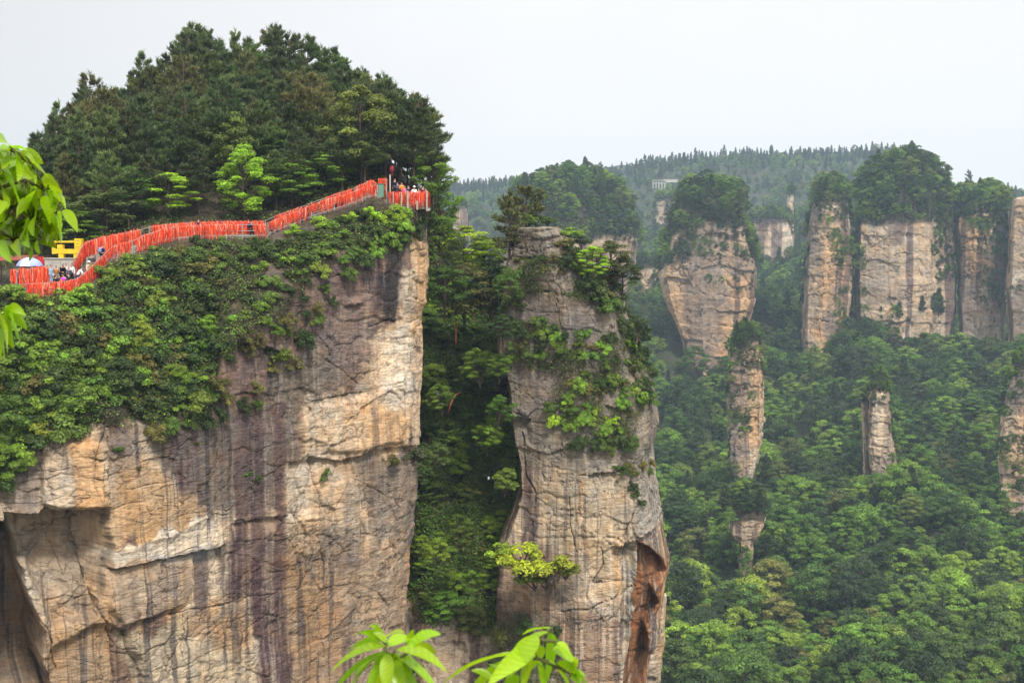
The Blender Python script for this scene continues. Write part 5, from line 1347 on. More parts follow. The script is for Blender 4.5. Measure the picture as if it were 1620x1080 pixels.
def build_forest(rest, capt, FB, FP, rng):
    src = bpy.data.collections.new('forest_sources')       # never linked to the scene: only feeds the wood
    srcs = []
    for i, (tr, cr) in enumerate(FB):
        me = join_mesh(tr, cr, M_bark, M_fleaf); srcs.append(me)
    for tr, cr in FP: srcs.append(join_mesh(tr, cr, M_pinebark, M_fneedle))
    for i, me in enumerate(srcs):
        o = bpy.data.objects.new('forest_kind_%d' % i, me); src.objects.link(o)
    def wood(name, pts, pineprob):
        n = len(pts); me = bpy.data.meshes.new(name); me.vertices.add(n)
        me.vertices.foreach_set('co', np.array([p[:3] for p in pts], np.float32).ravel())
        idx = me.attributes.new('idx', 'INT', 'POINT'); idx.data.foreach_set('value', np.array([(6 + rng.randrange(2)) if rng.random() < pineprob(p) else rng.randrange(6) for p in pts], np.int32))
        sc = me.attributes.new('scl', 'FLOAT_VECTOR', 'POINT')
        sv = np.array([[p[3], p[3], p[3] * rng.uniform(.85, 1.15)] for p in pts], np.float32); sc.data.foreach_set('vector', sv.ravel())
        rt = me.attributes.new('rot', 'FLOAT', 'POINT'); rt.data.foreach_set('value', np.array([rng.uniform(0, 6.28) for _ in pts], np.float32))
        me.update(); o = obj(name, me); tag(o, kind='stuff')
        ng = bpy.data.node_groups.new(name, 'GeometryNodeTree')
        ng.interface.new_socket('Geometry', in_out='INPUT', socket_type='NodeSocketGeometry'); ng.interface.new_socket('Geometry', in_out='OUTPUT', socket_type='NodeSocketGeometry')
        N = ng.nodes; L = ng.links; gi = N.new('NodeGroupInput'); go = N.new('NodeGroupOutput')
        ip = N.new('GeometryNodeInstanceOnPoints'); ci = N.new('GeometryNodeCollectionInfo'); ci.inputs['Collection'].default_value = src; ci.inputs['Separate Children'].default_value = True; ci.inputs['Reset Children'].default_value = True
        def na(nm, dt):
            a = N.new('GeometryNodeInputNamedAttribute'); a.data_type = dt; a.inputs['Name'].default_value = nm; return [s for s in a.outputs if s.enabled and s.name == 'Attribute'][0]
        cx = N.new('ShaderNodeCombineXYZ'); L.new(na('rot', 'FLOAT'), cx.inputs['Z'])
        L.new(gi.outputs[0], ip.inputs['Points']); L.new(ci.outputs[0], ip.inputs['Instance']); ip.inputs['Pick Instance'].default_value = True
        L.new(na('idx', 'INT'), ip.inputs['Instance Index']); L.new(cx.outputs[0], ip.inputs['Rotation']); L.new(na('scl', 'FLOAT_VECTOR'), ip.inputs['Scale'])
        L.new(ip.outputs[0], go.inputs[0])
        md = o.modifiers.new('wood', 'NODES'); md.node_group = ng
        return o
    wood('forest', [(t[0], t[1], t[2] - .5, t[3] * (1 if t[1] < 900 else .85)) for t in rest], lambda p: .85 if p[1] > 1345 else .25 if p[1] > 1200 else .08)
    wood('pillar_woods', capt, lambda p: .22)
    print('forest', len(rest), 'caps', len(capt))

def join_mesh(tr, cr, mt, ml):
    def arr(me):
        v = np.zeros(len(me.vertices) * 3, np.float32); me.vertices.foreach_get('co', v)
        return v.reshape(-1, 3)
    tq = [list(p.vertices) for p in tr.polygons]; tq4 = np.array([q for q in tq if len(q) == 4])
    V1, V2 = arr(tr), arr(cr)
    lv = np.zeros(len(cr.loops), np.int32); cr.loops.foreach_get('vertex_index', lv); q2 = lv.reshape(-1, 4) + len(V1)
    ca = np.zeros(len(cr.vertices) * 4, np.float32); cr.color_attributes['Col'].data.foreach_get('color', ca)
    col = np.concatenate([np.ones((len(V1), 3)), ca.reshape(-1, 4)[:, :3]])
    return mesh_np('forest_kind', np.concatenate([V1, V2]), [tq4, q2], col, False, [mt, ml], np.concatenate([np.zeros(len(tq4)), np.ones(len(q2))]))
# ================================================================ WALKWAY, RAILINGS, PEOPLE, THINGS
def line_pts(tabl, x0, x1, step=.25, dz=0.0, dY=0.0):
    xs = np.linspace(x0, x1, 400); py, Y = col3(tabl, xs); p = P(xs, py, Y + dY); p[:, 2] += dz
    seg = np.linalg.norm(np.diff(p, axis=0), axis=1); cum = np.concatenate([[0], np.cumsum(seg)])
    n = max(2, int(cum[-1] / step)); t = np.linspace(0, cum[-1], n + 1)
    return np.stack([np.interp(t, cum, p[:, i]) for i in range(3)], 1)

REDS = [(.70, .052, .016), (.76, .075, .022), (.50, .028, .014), (.82, .12, .035), (.70, .045, .022), (.85, .30, .18), (.90, .50, .40)]
def ribbons(pts, h, lo, hi, per_m, seed, thick=.16, weights=(.26, .22, .18, .14, .08, .08, .04), gap=0.0):
    rng = np.random.default_rng(seed); seg = np.linalg.norm(np.diff(pts, axis=0), axis=1); cum = np.concatenate([[0], np.cumsum(seg)])
    n = int(cum[-1] * per_m * 1.55); t = np.sort(rng.random(n)) * cum[-1]
    if gap: t = t[fbm(np.stack([t * .8, t * 0, t * 0], -1), octv=3, seed=seed) > -1 + gap]; n = len(t)
    o = np.stack([np.interp(t, cum, pts[:, i]) for i in range(3)], 1)
    d = unit(np.stack([np.interp(t, cum[:-1], np.diff(pts, axis=0)[:, i]) for i in range(3)], 1)); d[:, 2] = 0; d = unit(d)
    nr = np.stack([d[:, 1], -d[:, 0], d[:, 2] * 0], 1)
    L = rng.uniform(lo * .8, hi * 1.1, n) * (1 + .4 * fbm(np.stack([t * .7, t * 0, t * 0], -1), octv=3, seed=seed + 1)); w = rng.uniform(.009, .024, n)
    low = (rng.random(n) < .3) * rng.uniform(.1, .5, n) * h
    top = o + np.array([0, 0, 1]) * (h - low)[:, None] + rng.normal(size=(n, 3)) * np.array([.03, .03, .07]) + nr * (rng.random((n, 1)) - .3) * thick
    tw = rng.uniform(-1.2, 1.2, n); V = []
    for k in range(4):
        f = k / 3; ang = tw * f + rng.uniform(-.8, .8, n) * .3
        wd = (d * np.cos(ang)[:, None] + nr * np.sin(ang)[:, None]) * w[:, None]
        c = top - np.array([0, 0, 1]) * (L * f)[:, None] + nr * (np.sin(f * 3 + tw) * .06)[:, None] + d * (rng.normal(size=n) * .03 * f)[:, None]
        V += [c - wd, c + wd]
    V = np.stack(V, 1).reshape(-1, 3); base = np.arange(n) * 8
    Q = np.concatenate([np.stack([base + 2 * j, base + 2 * j + 1, base + 2 * j + 3, base + 2 * j + 2], 1) for j in range(3)])
    col = np.array(REDS)[rng.choice(len(REDS), n, p=weights)] * np.clip(1 + rng.normal(size=(n, 1)) * .30, .25, 1.4)
    return mesh_np('ribbons', V, Q, np.clip(np.repeat(col, 8, 0), 0, 1), True, [M_ribbon])

def fence(pts, label, h=1.08, post=2.0, postr=.035, foot=.3, lo=.6, hi=.95, per_m=70, seed=1, rails=(1.08, .55, .12), tall=None, gap=0.0, name='railing', thick=.16):
    o = empty(name, tuple(pts[0]), 0, label, 'railing'); base = pts - pts[0]
    seg = np.linalg.norm(np.diff(pts, axis=0), axis=1); cum = np.concatenate([[0], np.cumsum(seg)]); n = max(2, int(cum[-1] / post) + 1)
    for t in np.linspace(0, cum[-1], n):
        b = np.array([np.interp(t, cum, base[:, i]) for i in range(3)]); mb = MB()
        mb.box(b + np.array([0, 0, (h + .06 - foot) / 2]), (postr * 2, postr * 2, h + .06 + foot), bev=.01); mb.box(b + np.array([0, 0, h + .08]), (postr * 2.6, postr * 2.6, .04), bev=.008)
        mb.build('post', M_metal, o)
    for r_ in rails: 
        mb = MB(); mb.tube([tuple(q) for q in base[::3] + np.array([0, 0, r_])] + [tuple(base[-1] + np.array([0, 0, r_]))], .028, 6); mb.build('rail', M_metal, o, True)
    me = ribbons(base, h + .02, lo, hi, per_m, seed, gap=gap, thick=thick)
    r_ = obj('ribbons', me, o); r_['kind'] = 'stuff'
    return o

# ---- people ---------------------------------------------------------------
def skin_mesh(name, verts, edges, rad, mat, sub=1, roots=(0,)):
    me = bpy.data.meshes.new(name); me.from_pydata(verts, edges, []); me.update()
    o = bpy.data.objects.new(name, me); link(o)
    sm = o.modifiers.new('s', 'SKIN'); sm.use_smooth_shade = True
    for i, r in enumerate(rad): me.skin_vertices[0].data[i].radius = (r, r) if np.isscalar(r) else r
    for i in roots: me.skin_vertices[0].data[i].use_root = True
    if sub: ss = o.modifiers.new('u', 'SUBSURF'); ss.levels = sub; ss.render_levels = sub
    dg = bpy.context.evaluated_depsgraph_get(); dg.update()
    m2 = bpy.data.meshes.new_from_object(o.evaluated_get(dg)); m2.name = name
    m2.materials.clear(); m2.materials.append(mat); m2.polygons.foreach_set('use_smooth', [True] * len(m2.polygons))
    bpy.data.objects.remove(o); bpy.data.meshes.remove(me); return m2

def hand(V, E, R, roots, w, d, side):
    """five unequal, slightly curled fingers and a thumb leaving the side of the palm"""
    w = Vector(w); d = Vector(d).normalized(); s = d.cross(Vector((0, 1, 0)))
    s = s.normalized() if s.length > .1 else Vector((1, 0, 0)); u = s.cross(d)
    for k, (off, ln) in enumerate(((-.026, .062), (-.009, .075), (.009, .080), (.026, .070))):
        i = len(V); a = w + s * off
        V += [tuple(a), tuple(a + d * ln * .5 + u * .004), tuple(a + d * ln * .85 + u * .022)]; E += [(i, i + 1), (i + 1, i + 2)]; R += [.0095, .0085, .007]; roots.append(i)
    i = len(V); a = w - d * .05 + s * -.03 * side
    V += [tuple(a), tuple(a + s * -.028 * side + d * .025), tuple(a + s * -.035 * side + d * .055)]; E += [(i, i + 1), (i + 1, i + 2)]; R += [.012, .010, .008]; roots.append(i)

POSES = {}
def pose(kind):
    if kind in POSES: return POSES[kind]
    J = dict(pel=(0, 0, .95), sp=(0, .01, 1.15), ch=(0, .01, 1.35), nk=(0, 0, 1.47), hb=(0, -.015, 1.545), hm=(0, -.02, 1.62), cr=(0, -.005, 1.70),
             hl=(.09, 0, .91), kl=(.10, -.02, .50), al=(.10, .02, .09), tl=(.11, -.13, .035), hr=(-.09, 0, .91), kr=(-.10, -.02, .50), ar=(-.10, .02, .09), tr=(-.11, -.13, .035),
             sl=(.17, .01, 1.40), el=(.225, .03, 1.12), wl=(.235, -.05, .88), pl=(.235, -.07, .81), sr=(-.17, .01, 1.40), er=(-.225, .03, 1.12), wr=(-.235, -.05, .88), pr=(-.235, -.07, .81))
    if kind == 'hold':      # both forearms raised in front
        J.update(el=(.22, -.02, 1.13), wl=(.12, -.26, 1.20), pl=(.09, -.32, 1.23), er=(-.22, -.02, 1.13), wr=(-.10, -.26, 1.22), pr=(-.07, -.32, 1.25))
    if kind == 'walk':
        J.update(kl=(.10, -.20, .52), al=(.10, -.24, .12), tl=(.10, -.38, .07), kr=(-.10, .06, .50), ar=(-.10, .28, .14), tr=(-.10, .20, .03), el=(.22, .12, 1.13), wl=(.23, .10, .90), pl=(.23, .08, .83), er=(-.22, -.08, 1.13), wr=(-.22, -.22, .95), pr=(-.22, -.26, .89))
    if kind == 'lean':      # bent forward over the rail
        for k in ('ch', 'nk', 'hb', 'hm', 'cr', 'sl', 'sr'):
            x, y, z = J[k]; J[k] = (x, y - (z - .95) * .55, .95 + (z - .95) * .86)
        J.update(sp=(0, -.08, 1.13), el=(.22, -.35, 1.08), wl=(.16, -.52, 1.02), pl=(.14, -.58, 1.0), er=(-.22, -.35, 1.08), wr=(-.16, -.52, 1.02), pr=(-.14, -.58, 1.0))
    if kind == 'crouch':
        d = -.52
        for k in ('pel', 'sp', 'ch', 'nk', 'hb', 'hm', 'cr', 'sl', 'sr'):
            x, y, z = J[k]; J[k] = (x, y - (z - .95) * .35 + .12, z + d)
        J.update(hl=(.10, .10, .42), kl=(.17, -.26, .56), al=(.14, .0, .10), tl=(.15, -.14, .035), hr=(-.10, .10, .42), kr=(-.17, -.26, .56), ar=(-.14, .0, .10), tr=(-.15, -.14, .035),
                 el=(.24, -.16, .66), wl=(.10, -.34, .62), pl=(.07, -.40, .62), er=(-.24, -.16, .66), wr=(-.10, -.34, .60), pr=(-.07, -.40, .60))
    V, E, R, roots = [], [], [], [0]; ix = {}
    rad = dict(pel=(.135, .10), sp=(.115, .09), ch=(.145, .10), nk=.052, hb=(.062, .07), hm=(.078, .092), cr=(.05, .06), hl=.085, kl=.058, al=.038, tl=.032, hr=.085, kr=.058, ar=.038, tr=.032,
               sl=.058, el=.042, wl=.027, pl=(.036, .018), sr=.058, er=.042, wr=.027, pr=(.036, .018))
    for k in J: ix[k] = len(V); V.append(J[k]); R.append(rad[k])
    ch = [('pel', 'sp'), ('sp', 'ch'), ('ch', 'nk'), ('nk', 'hb'), ('hb', 'hm'), ('hm', 'cr')]
    for s in 'lr': ch += [('pel', 'h' + s), ('h' + s, 'k' + s), ('k' + s, 'a' + s), ('a' + s, 't' + s), ('ch', 's' + s), ('s' + s, 'e' + s), ('e' + s, 'w' + s), ('w' + s, 'p' + s)]
    E = [(ix[a], ix[b]) for a, b in ch]
    for s, sd in (('l', 1), ('r', -1)): hand(V, E, R, roots, J['p' + s], Vector(J['p' + s]) - Vector(J['w' + s]), sd)
    # nose and ears grow from the head
    hm = Vector(J['hm']); i = len(V); V += [tuple(hm + Vector((0, -.07, -.02))), tuple(hm + Vector((0, -.105, -.035)))]; E.append((i, i + 1)); R += [.014, .012]; roots.append(i)
    for sx in (-1, 1):
        i = len(V); V += [tuple(hm + Vector((.070 * sx, 0, 0))), tuple(hm + Vector((.086 * sx, .008, -.02)))]; E.append((i, i + 1)); R += [.014, .012]; roots.append(i)
    body = skin_mesh('body', V, E, R, M_skin, 1, roots)
    def sub(names, links_, infl, nm, mat=M_cloth, extra=None):
        v = [J[n] for n in names]; r = [tuple(np.array(rad[n] if not np.isscalar(rad[n]) else (rad[n], rad[n])) + infl) for n in names]
        if extra: extra(v, r)
        return skin_mesh(nm, v, [(names.index(a), names.index(b)) for a, b in links_], r, mat, 1)
    shirt = sub(['ch', 'sp', 'pel', 'sl', 'el', 'wl', 'sr', 'er', 'wr'], [('ch', 'sp'), ('sp', 'pel'), ('ch', 'sl'), ('sl', 'el'), ('el', 'wl'), ('ch', 'sr'), ('sr', 'er'), ('er', 'wr')], .020, 'jacket')
    trou = sub(['pel', 'hl', 'kl', 'al', 'hr', 'kr', 'ar'], [('pel', 'hl'), ('hl', 'kl'), ('kl', 'al'), ('pel', 'hr'), ('hr', 'kr'), ('kr', 'ar')], .018, 'trousers')
    shoes = []
    mb = MB()
    for s in 'lr':
        a, t = Vector(J['a' + s]), Vector(J['t' + s]); d = (t - a); mb.tube([a + Vector((0, .03, -.05)), (a + t) / 2 + Vector((0, 0, -.01)), t + d * .25], [.048, .050, .032], 8)
    sh = mb.mesh('shoes', M_cloth, True)
    hb = Vector(J['hm']); cr = Vector(J['cr'])
    hair = skin_mesh('hair', [tuple(hb + Vector((0, .03, -.03))), tuple(hb + Vector((0, .018, .045))), tuple(cr + Vector((0, .0, .012)))], [(0, 1), (1, 2)], [(.078, .075), (.090, .098), (.055, .07)], M_hair, 1)
    mb = MB(); pts = []
    for z, r_ in ((.055, .10), (.085, .098), (.13, .085), (.155, .05), (.16, .005)): pts.append((hb + Vector((0, 0, z - .01)), r_))
    mb.tube([p for p, _ in pts], [r_ for _, r_ in pts], 14); mb.tube([hb + Vector((0, 0, .04)), hb + Vector((0, 0, .055))], [.16, .155], 18)
    hat = mb.mesh('hat', M_cloth, True)
    pack = MB(); c = (Vector(J['ch']) + Vector(J['sp'])) / 2; pack.box(c + Vector((0, .20, .02)), (.30, .16, .42), bev=.05); pack.box(c + Vector((0, .29, -.06)), (.22, .06, .20), bev=.02)
    POSES[kind] = dict(body=body, jacket=shirt, trousers=trou, shoes=sh, hair=hair, hat=hat, backpack=pack.mesh('backpack', M_cloth, True)); return POSES[kind]

HT = dict(stand=1.71, hold=1.71, walk=1.71, lean=1.45, crouch=1.14)
def person(px, head, Y, kind, jacket, trousers, label, rz=0.0, hat=None, pack=None, tall=1.0):
    p = pose(kind); top = PV(px, head, Y); z = top.z - HT[kind] * tall
    o = empty('person', (top.x, Y, z), rz, label, 'person'); o.scale = (tall,) * 3
    obj('body', p['body'], o); obj('jacket', p['jacket'], o, jacket); obj('trousers', p['trousers'], o, trousers); obj('shoes', p['shoes'], o, (.03, .03, .03)); obj('hair', p['hair'], o)
    if hat: obj('hat', p['hat'], o, hat)
    if pack: obj('backpack', p['backpack'], o, pack)
    return o

# ---- foreground leaves ----------------------------------------------------
def leaf_blade(base, tip, width, sag, roll, rng, n=18, fold=.16):
    """one long leaf: pointed oval, arched along its length and folded along the midrib"""
    base = Vector(base); tip = Vector(tip); L = (tip - base).length
    mid = (base + tip) / 2 + Vector((0, 0, sag * L)); d = (tip - base).normalized()
    view = ((base + tip) / 2).normalized(); s = d.cross(view).normalized()
    s = (Matrix.Rotation(roll, 3, d) @ s).normalized(); V, Q, C = [], [], []
    wob = rng.uniform(-.15, .15)
    for i in range(n + 1):
        t = i / n; c = base * (1 - t) ** 2 + mid * 2 * t * (1 - t) + tip * t * t
        dd = ((mid - base) * (1 - t) + (tip - mid) * t).normalized(); up = s.cross(dd).normalized()
        if up.z < 0: up = -up
        w = width * .5 * max(0, math.sin(math.pi * min(1, t ** .85))) ** .75 * (1 - .25 * t)
        if i == n: w = 0.0003
        ss = (s + up * wob * math.sin(t * 5)).normalized()
        for k in (-1, -.55, 0, .55, 1):
            V.append(tuple(c + ss * w * k + up * (abs(k) ** 1.3 * w * fold * 2.2 + math.sin(t * 22 + k * 2) * width * .006)))
            rib = .80 if k == 0 else 1.0
            vn = 1 + .13 * math.sin(t * 62 - abs(k) * 5); tipb = 1 - .3 * max(0, t - .93) / .07
            C.append(((rib * 1.02 + (.25 if k == 0 else 0)) * vn, (rib + (.18 if k == 0 else 0)) * vn * tipb, rib * vn * tipb))
    for i in range(n):
        for k in range(4): Q.append([i * 5 + k, i * 5 + k + 1, (i + 1) * 5 + k + 1, (i + 1) * 5 + k])
    return np.array(V), np.array(Q), np.array(C)

def fg_branch(label, leaves, twigs, dist, color, seed, wfac=1.25, fill=None):
    rng = random.Random(seed); o = empty('leafy_branch', (0, 0, 0), 0, label, 'branch'); VV, QQ, CC = [], [], []; n = 0; c0 = PV(twigs[0][0][0], twigs[0][0][1], dist); o.location = c0
    if fill:
        for (x0, y0, x1, y1, num, ln, dark) in fill:
            for _ in range(num):
                x = rng.uniform(x0, x1); y = rng.uniform(y0, y1); a = rng.uniform(.2, 2.9)
                leaves = leaves + [(x, y, x + math.cos(a) * ln * rng.uniform(.6, 1.1), y + math.sin(a) * ln * rng.uniform(.6, 1.1), ln * .38, 1)]
    for lf in leaves:
        x0, y0, x1, y1, w = lf[:5]; back = lf[5] if len(lf) > 5 else 0
        d0 = dist * (1 + rng.uniform(-.02, .02) + back * .05); d1 = d0 * (1 + rng.uniform(-.05, .035))
        b, t = PV(x0, y0, d0), PV(x1, y1, d1)
        V, Q, C = leaf_blade(b - c0, t - c0, w / F * dist * wfac, rng.uniform(.10, .22), rng.uniform(-.5, .5), rng)
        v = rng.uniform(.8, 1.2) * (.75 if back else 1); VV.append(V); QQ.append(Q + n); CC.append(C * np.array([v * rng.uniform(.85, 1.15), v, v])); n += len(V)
        # the blade direction above was made in branch space, seen from the camera it still faces the sky
    obj('leaves', mesh_np('leaves', np.concatenate(VV), np.concatenate(QQ), np.concatenate(CC), True, [M_fg]), o, color)
    mb = MB()
    for pts in twigs:
        q = [PV(x, y, dist * (1 + .01 * i)) - c0 for i, (x, y) in enumerate(pts)]
        mb.tube(q, [dist * .0018 * (1 - .6 * i / len(q)) for i in range(len(q))], 7, cap=False)
    for lf in leaves[::1]:
        x0, y0 = lf[:2]; best = None
        for pts in twigs:
            for i, (x, y) in enumerate(pts):
                dd = math.hypot(x - x0, y - y0)
                if best is None or dd < best[0]: best = (dd, PV(x, y, dist * (1 + .01 * i)) - c0)
        if best[0] < 70: mb.tube([best[1], PV(x0, y0, dist) - c0], dist * .00055, 5, cap=False)
    mb.build('twig', M_twig, o, True)
    return o

def build_things():
    # walkway floor
    a = line_pts(NEAR, 10, 612, .5, .05, .1)
    xs = np.linspace(27, 612, len(a)); f = P(xs, *col3(FAR, xs)); nn = P(xs, *col3(NEAR, xs))
    nn[:, 2] += .04; f[:, 2] += .04; f[:, 1] -= .05; nn[:, 1] += .05
    # real steps where the walkway climbs
    V, Q = [], []; k = 0
    for i in range(len(xs) - 1):
        z0 = (nn[i, 2]); z1 = f[i, 2]
        A, B, C_, D = nn[i].copy(), f[i].copy(), f[i + 1].copy(), nn[i + 1].copy(); D[2] = A[2]; C_[2] = B[2]
        lo = [q - np.array([0, 0, .5]) for q in (A, B, C_, D)]
        V += [A, B, C_, D] + lo; Q += [[k, k + 3, k + 2, k + 1], [k + 4, k + 7, k + 3, k], [k + 5, k + 1, k + 2, k + 6], [k + 3, k + 7, k + 6, k + 2], [k, k + 1, k + 5, k + 4]]; k += 8
    tag(obj('path', mesh_np('path', np.array(V), np.array(Q), np.ones((len(V), 3)), False, [M_stone])), kind='structure')
    mb = MB()
    q = [P(29, 460, 95.6), P(122, 460, 96.0), P(126, 450, 101.5), P(12, 450, 104)]; q = [np.array([v[0], v[1], -3.62]) for v in q]
    mb.add([*q, *[v - np.array([0, 0, 1.2]) for v in q]], [[0, 1, 2, 3], [7, 6, 5, 4], [0, 4, 5, 1], [1, 5, 6, 2], [2, 6, 7, 3], [3, 7, 4, 0]])
    tag(mb.build('pavement', M_stone), kind='structure')
    # railings
    fence(line_pts(NEAR, 25, 421, .3), 'long outer railing of orange-red ribbons, from the umbrella plaza to the staircase foot', lo=.3, hi=.95, per_m=62, seed=1, thick=.3, gap=.35)
    fence(line_pts(FAR, 116, 417, .3), 'inner uphill railing thick with red ribbons, dropping steeply beside the yellow frame', lo=.5, hi=1.3, per_m=75, gap=.25, seed=2, thick=.4)
    fence(line_pts(NEAR, 424, 598, .3), 'outer handrail of the upper staircase, red ribbons between tall bare posts', lo=.35, hi=.75, per_m=60, seed=3, post=2.2, gap=.55, foot=.8, h=1.1)
    fence(line_pts(FAR, 420, 600, .3), 'inner handrail of the upper staircase, half bare metal against the dark pines', lo=.4, hi=.8, per_m=42, seed=4, post=2.2, gap=.75)
    pl = np.array([P(616, 327, 116.0), P(632, 326.6, 115.6), P(677, 326.6, 115.8)]); pl[:, 2] = 3.08
    pts = np.concatenate([pl[0] + (pl[1] - pl[0]) * np.linspace(0, 1, 6)[:, None], pl[1] + (pl[2] - pl[1]) * np.linspace(0, 1, 12)[1:, None], pl[2] + np.array([-.35, 4.2, 0]) * np.linspace(0, 1, 14)[1:, None]])
    fence(pts, 'railing round the clifftop lookout, hidden by a dense curtain of red ribbons', lo=.5, hi=.78, per_m=110, seed=5, post=1.6, foot=.15, h=1.22)
    # platform
    o = empty('lookout_platform', tuple(pl[0]), 0, 'stone-floored lookout on thin pale posts at the very corner of the clifftop', 'platform')
    A = pl[0]; mb = MB()
    q = [pl[0], pl[2], pl[2] + np.array([-.3, 4.5, 0]), pl[0] + np.array([-.6, 5.5, 0])]
    mb.add([v - A - np.array([0, 0, .03]) for v in q] + [v - A - np.array([0, 0, .25]) for v in q], [[0, 1, 2, 3], [7, 6, 5, 4], [0, 4, 5, 1], [1, 5, 6, 2], [2, 6, 7, 3], [3, 7, 4, 0]])
    mb.build('floor', M_stone, o)
    for px, t0, t1, r_ in ((622, 303, 323, .04), (635, 305, 334, .05), (645, 302, 338, .085), (660, 318, 332, .08), (675.3, 303, 334, .07)):
        a = Vector(PV(px, t0, 115.45)) - Vector(A); b = Vector(PV(px, t1, 115.45)) - Vector(A); m2 = MB(); m2.box((a + b) / 2, (r_ * 2, r_ * 2, (a - b).length), bev=.015); m2.build('post', M_wood, o)
    m2 = MB(); m2.tube([PV(617, 277, 115.9), PV(617.4, 331, 115.9)], .06, 8)
    m2.tube([PV(617, 277, 115.9), PV(617, 276, 115.9)], [.075, .03], 8)
    tag(m2.build('pole', M_wood, None, True), 'slim pale pole at the left end of the lookout railing, below the red lantern', 'pole')
    # green cabinet
    o = empty('green_cabinet', tuple(PV(601, 313, 117.5)), 0, 'tall dark green cabinet standing at the head of the staircase', 'cabinet'); z = 1.22
    mb = MB(); mb.box((0, 0, z / 2), (.82, .6, z), bev=.02); mb.box((0, 0, z + .03), (.9, .68, .06), bev=.015); mb.build('body', M_green, o)
    mb = MB(); mb.box((.16, -.32, z / 2), (.44, .03, z - .1), bev=.008); d = mb.build('door', plain_mat('faded_green', (.13, .27, .19), .6, .2, 3), o)
    mb = MB(); mb.box((0, -.345, z * .55), (.03, .02, .14), bev=.004); mb.build('handle', M_metal, d)
    # ribbon-covered frame behind the cabinet
    a = P(600, 300, 118.4); b = P(612, 300, 118.2); a[2] = b[2] = 4.35; pp = a + (b - a) * np.linspace(0, 1, 5)[:, None]
    fence(pp, 'short ribbon-heaped rail end rising behind the green cabinet', h=1.25, post=.6, per_m=200, seed=9, lo=.5, hi=1.2, rails=(1.25,), thick=.5, foot=1.0)
    # lantern
    mb = MB(); c = PV(620, 268, 118.5); mb.tube([c + Vector((0, 0, z_)) for z_ in (-.30, -.27, -.15, 0, .15, .27, .30)], [.09, .12, .18, .205, .18, .12, .09], 16)
    mb.tube([c + Vector((0, 0, .3)), c + Vector((0, 0, 1.2))], .01, 5); mb.tube([c + Vector((0, 0, -.3)), c + Vector((0, 0, -.36))], .09, 10)
    mb.tube([c + Vector((0, 0, -.36)), c + Vector((0, 0, -.65))], [.05, .07], 8)
    tag(mb.build('lantern', plain_mat('lantern_red', (.22, .010, .014), .6, .2, 5), None, True), 'dark red paper lantern hanging in the pines above the lookout', 'lantern')
    # ---- plaza
    def panel(x0, x1, y0, y1, Y, label, seed):
        a = P(x0, y1, Y); b = P(x1, y1, Y); a[2] = b[2] = -3.62; h = float(P(x0, y0, Y)[2]) + 3.62
        fence(a + (b - a) * np.linspace(0, 1, 6)[:, None], label, h=h, post=1.2, per_m=150, seed=seed, lo=.6, hi=min(1.15, h), rails=(h, h * .5), thick=.12, foot=.0)
    panel(18, 27, 428, 449, 97, 'narrow red-ribboned railing piece, leftmost on the plaza', 11)
    panel(31, 48.5, 427, 449, 97, 'red-ribboned railing piece directly under the umbrella', 12)
    panel(50, 77.5, 425, 449, 96.9, 'widest red-ribboned railing piece on the plaza, right of the umbrella pole', 13)
    c = PV(46.8, 421, 98.6); o = empty('parasol', (c.x, c.y, -3.6), 0, 'big round parasol in lavender blue and white over the plaza stall', 'parasol'); R_ = .99; hz = c.z + 3.6
    for nm, keep, colr in (('canopy', lambda k: k not in (5, 1), (.30, .36, .72)), ('canopy_panel', lambda k: k in (5, 1), (.80, .82, .86))):
        V, Q, n = [], [], 0
        for k in range(8):
            if not keep(k): continue
            a0 = 2 * math.pi * k / 8 + .39; a1 = a0 + math.pi / 4
            for i in range(7):
                f_ = i / 6; rr = R_ * math.sin(f_ * 1.35) / math.sin(1.35); zz = hz + .68 * (math.cos(f_ * 1.35) - math.cos(1.35)) / (1 - math.cos(1.35))
                for j in range(5):
                    an = a0 + (a1 - a0) * j / 4; sc = .06 * math.sin(math.pi * j / 4) * f_; V.append((math.cos(an) * rr * (1 - sc), math.sin(an) * rr * (1 - sc), zz + sc * .6))
            for i in range(6):
                for j in range(4): Q.append([n + i * 5 + j, n + i * 5 + j + 1, n + (i + 1) * 5 + j + 1, n + (i + 1) * 5 + j])
            n += 35
        me = mesh_np(nm, np.array(V), np.array(Q), np.ones((len(V), 3)), True, [M_paint]); oo = obj(nm, me, o, colr)
    mb = MB(); mb.tube([(0, 0, 0), (0, 0, hz + .72)], .025, 8); mb.build('pole', M_metal, o)
    mb = MB()
    for k in range(8):
        an = 2 * math.pi * k / 8 + .39; mb.tube([(0, 0, hz + .35), (math.cos(an) * R_ * .95, math.sin(an) * R_ * .95, hz + .06)], .008, 4)
    mb.build('ribs', M_metal, o)
    o = empty('stall', tuple(PV(44, 447, 98.0)), 0, 'grey box-like sales stall under the parasol', 'stall'); mb = MB(); mb.box((0, 0, .5), (.55, .5, 1.1), bev=.02); mb.box((0, 0, 1.08), (.65, .6, .05), bev=.01); mb.build('counter', plain_mat('stall_grey', (.15, .15, .17), .7), o)
    mb = MB(); mb.box((0, .1, 1.3), (.4, .3, .35), bev=.02); mb.build('box', M_conc, o)
    # concrete hut, yellow frame, awning, banner
    c = PV(95, 409, 102.6); o = empty('concrete_hut', (c.x, c.y, -3.6), 0, 'low flat-topped concrete hut wall behind the crowd, carrying the yellow frame', 'hut'); hh = c.z + 3.6
    mb = MB(); mb.box((0, .9, hh / 2 - .4), (2.55, 1.8, hh + .7), bev=.02); mb.build('wall', M_conc, o); mb = MB(); mb.box((0, .9, hh), (2.7, 1.95, .08), bev=.015); mb.build('roof', M_conc, o)
    mb = MB()
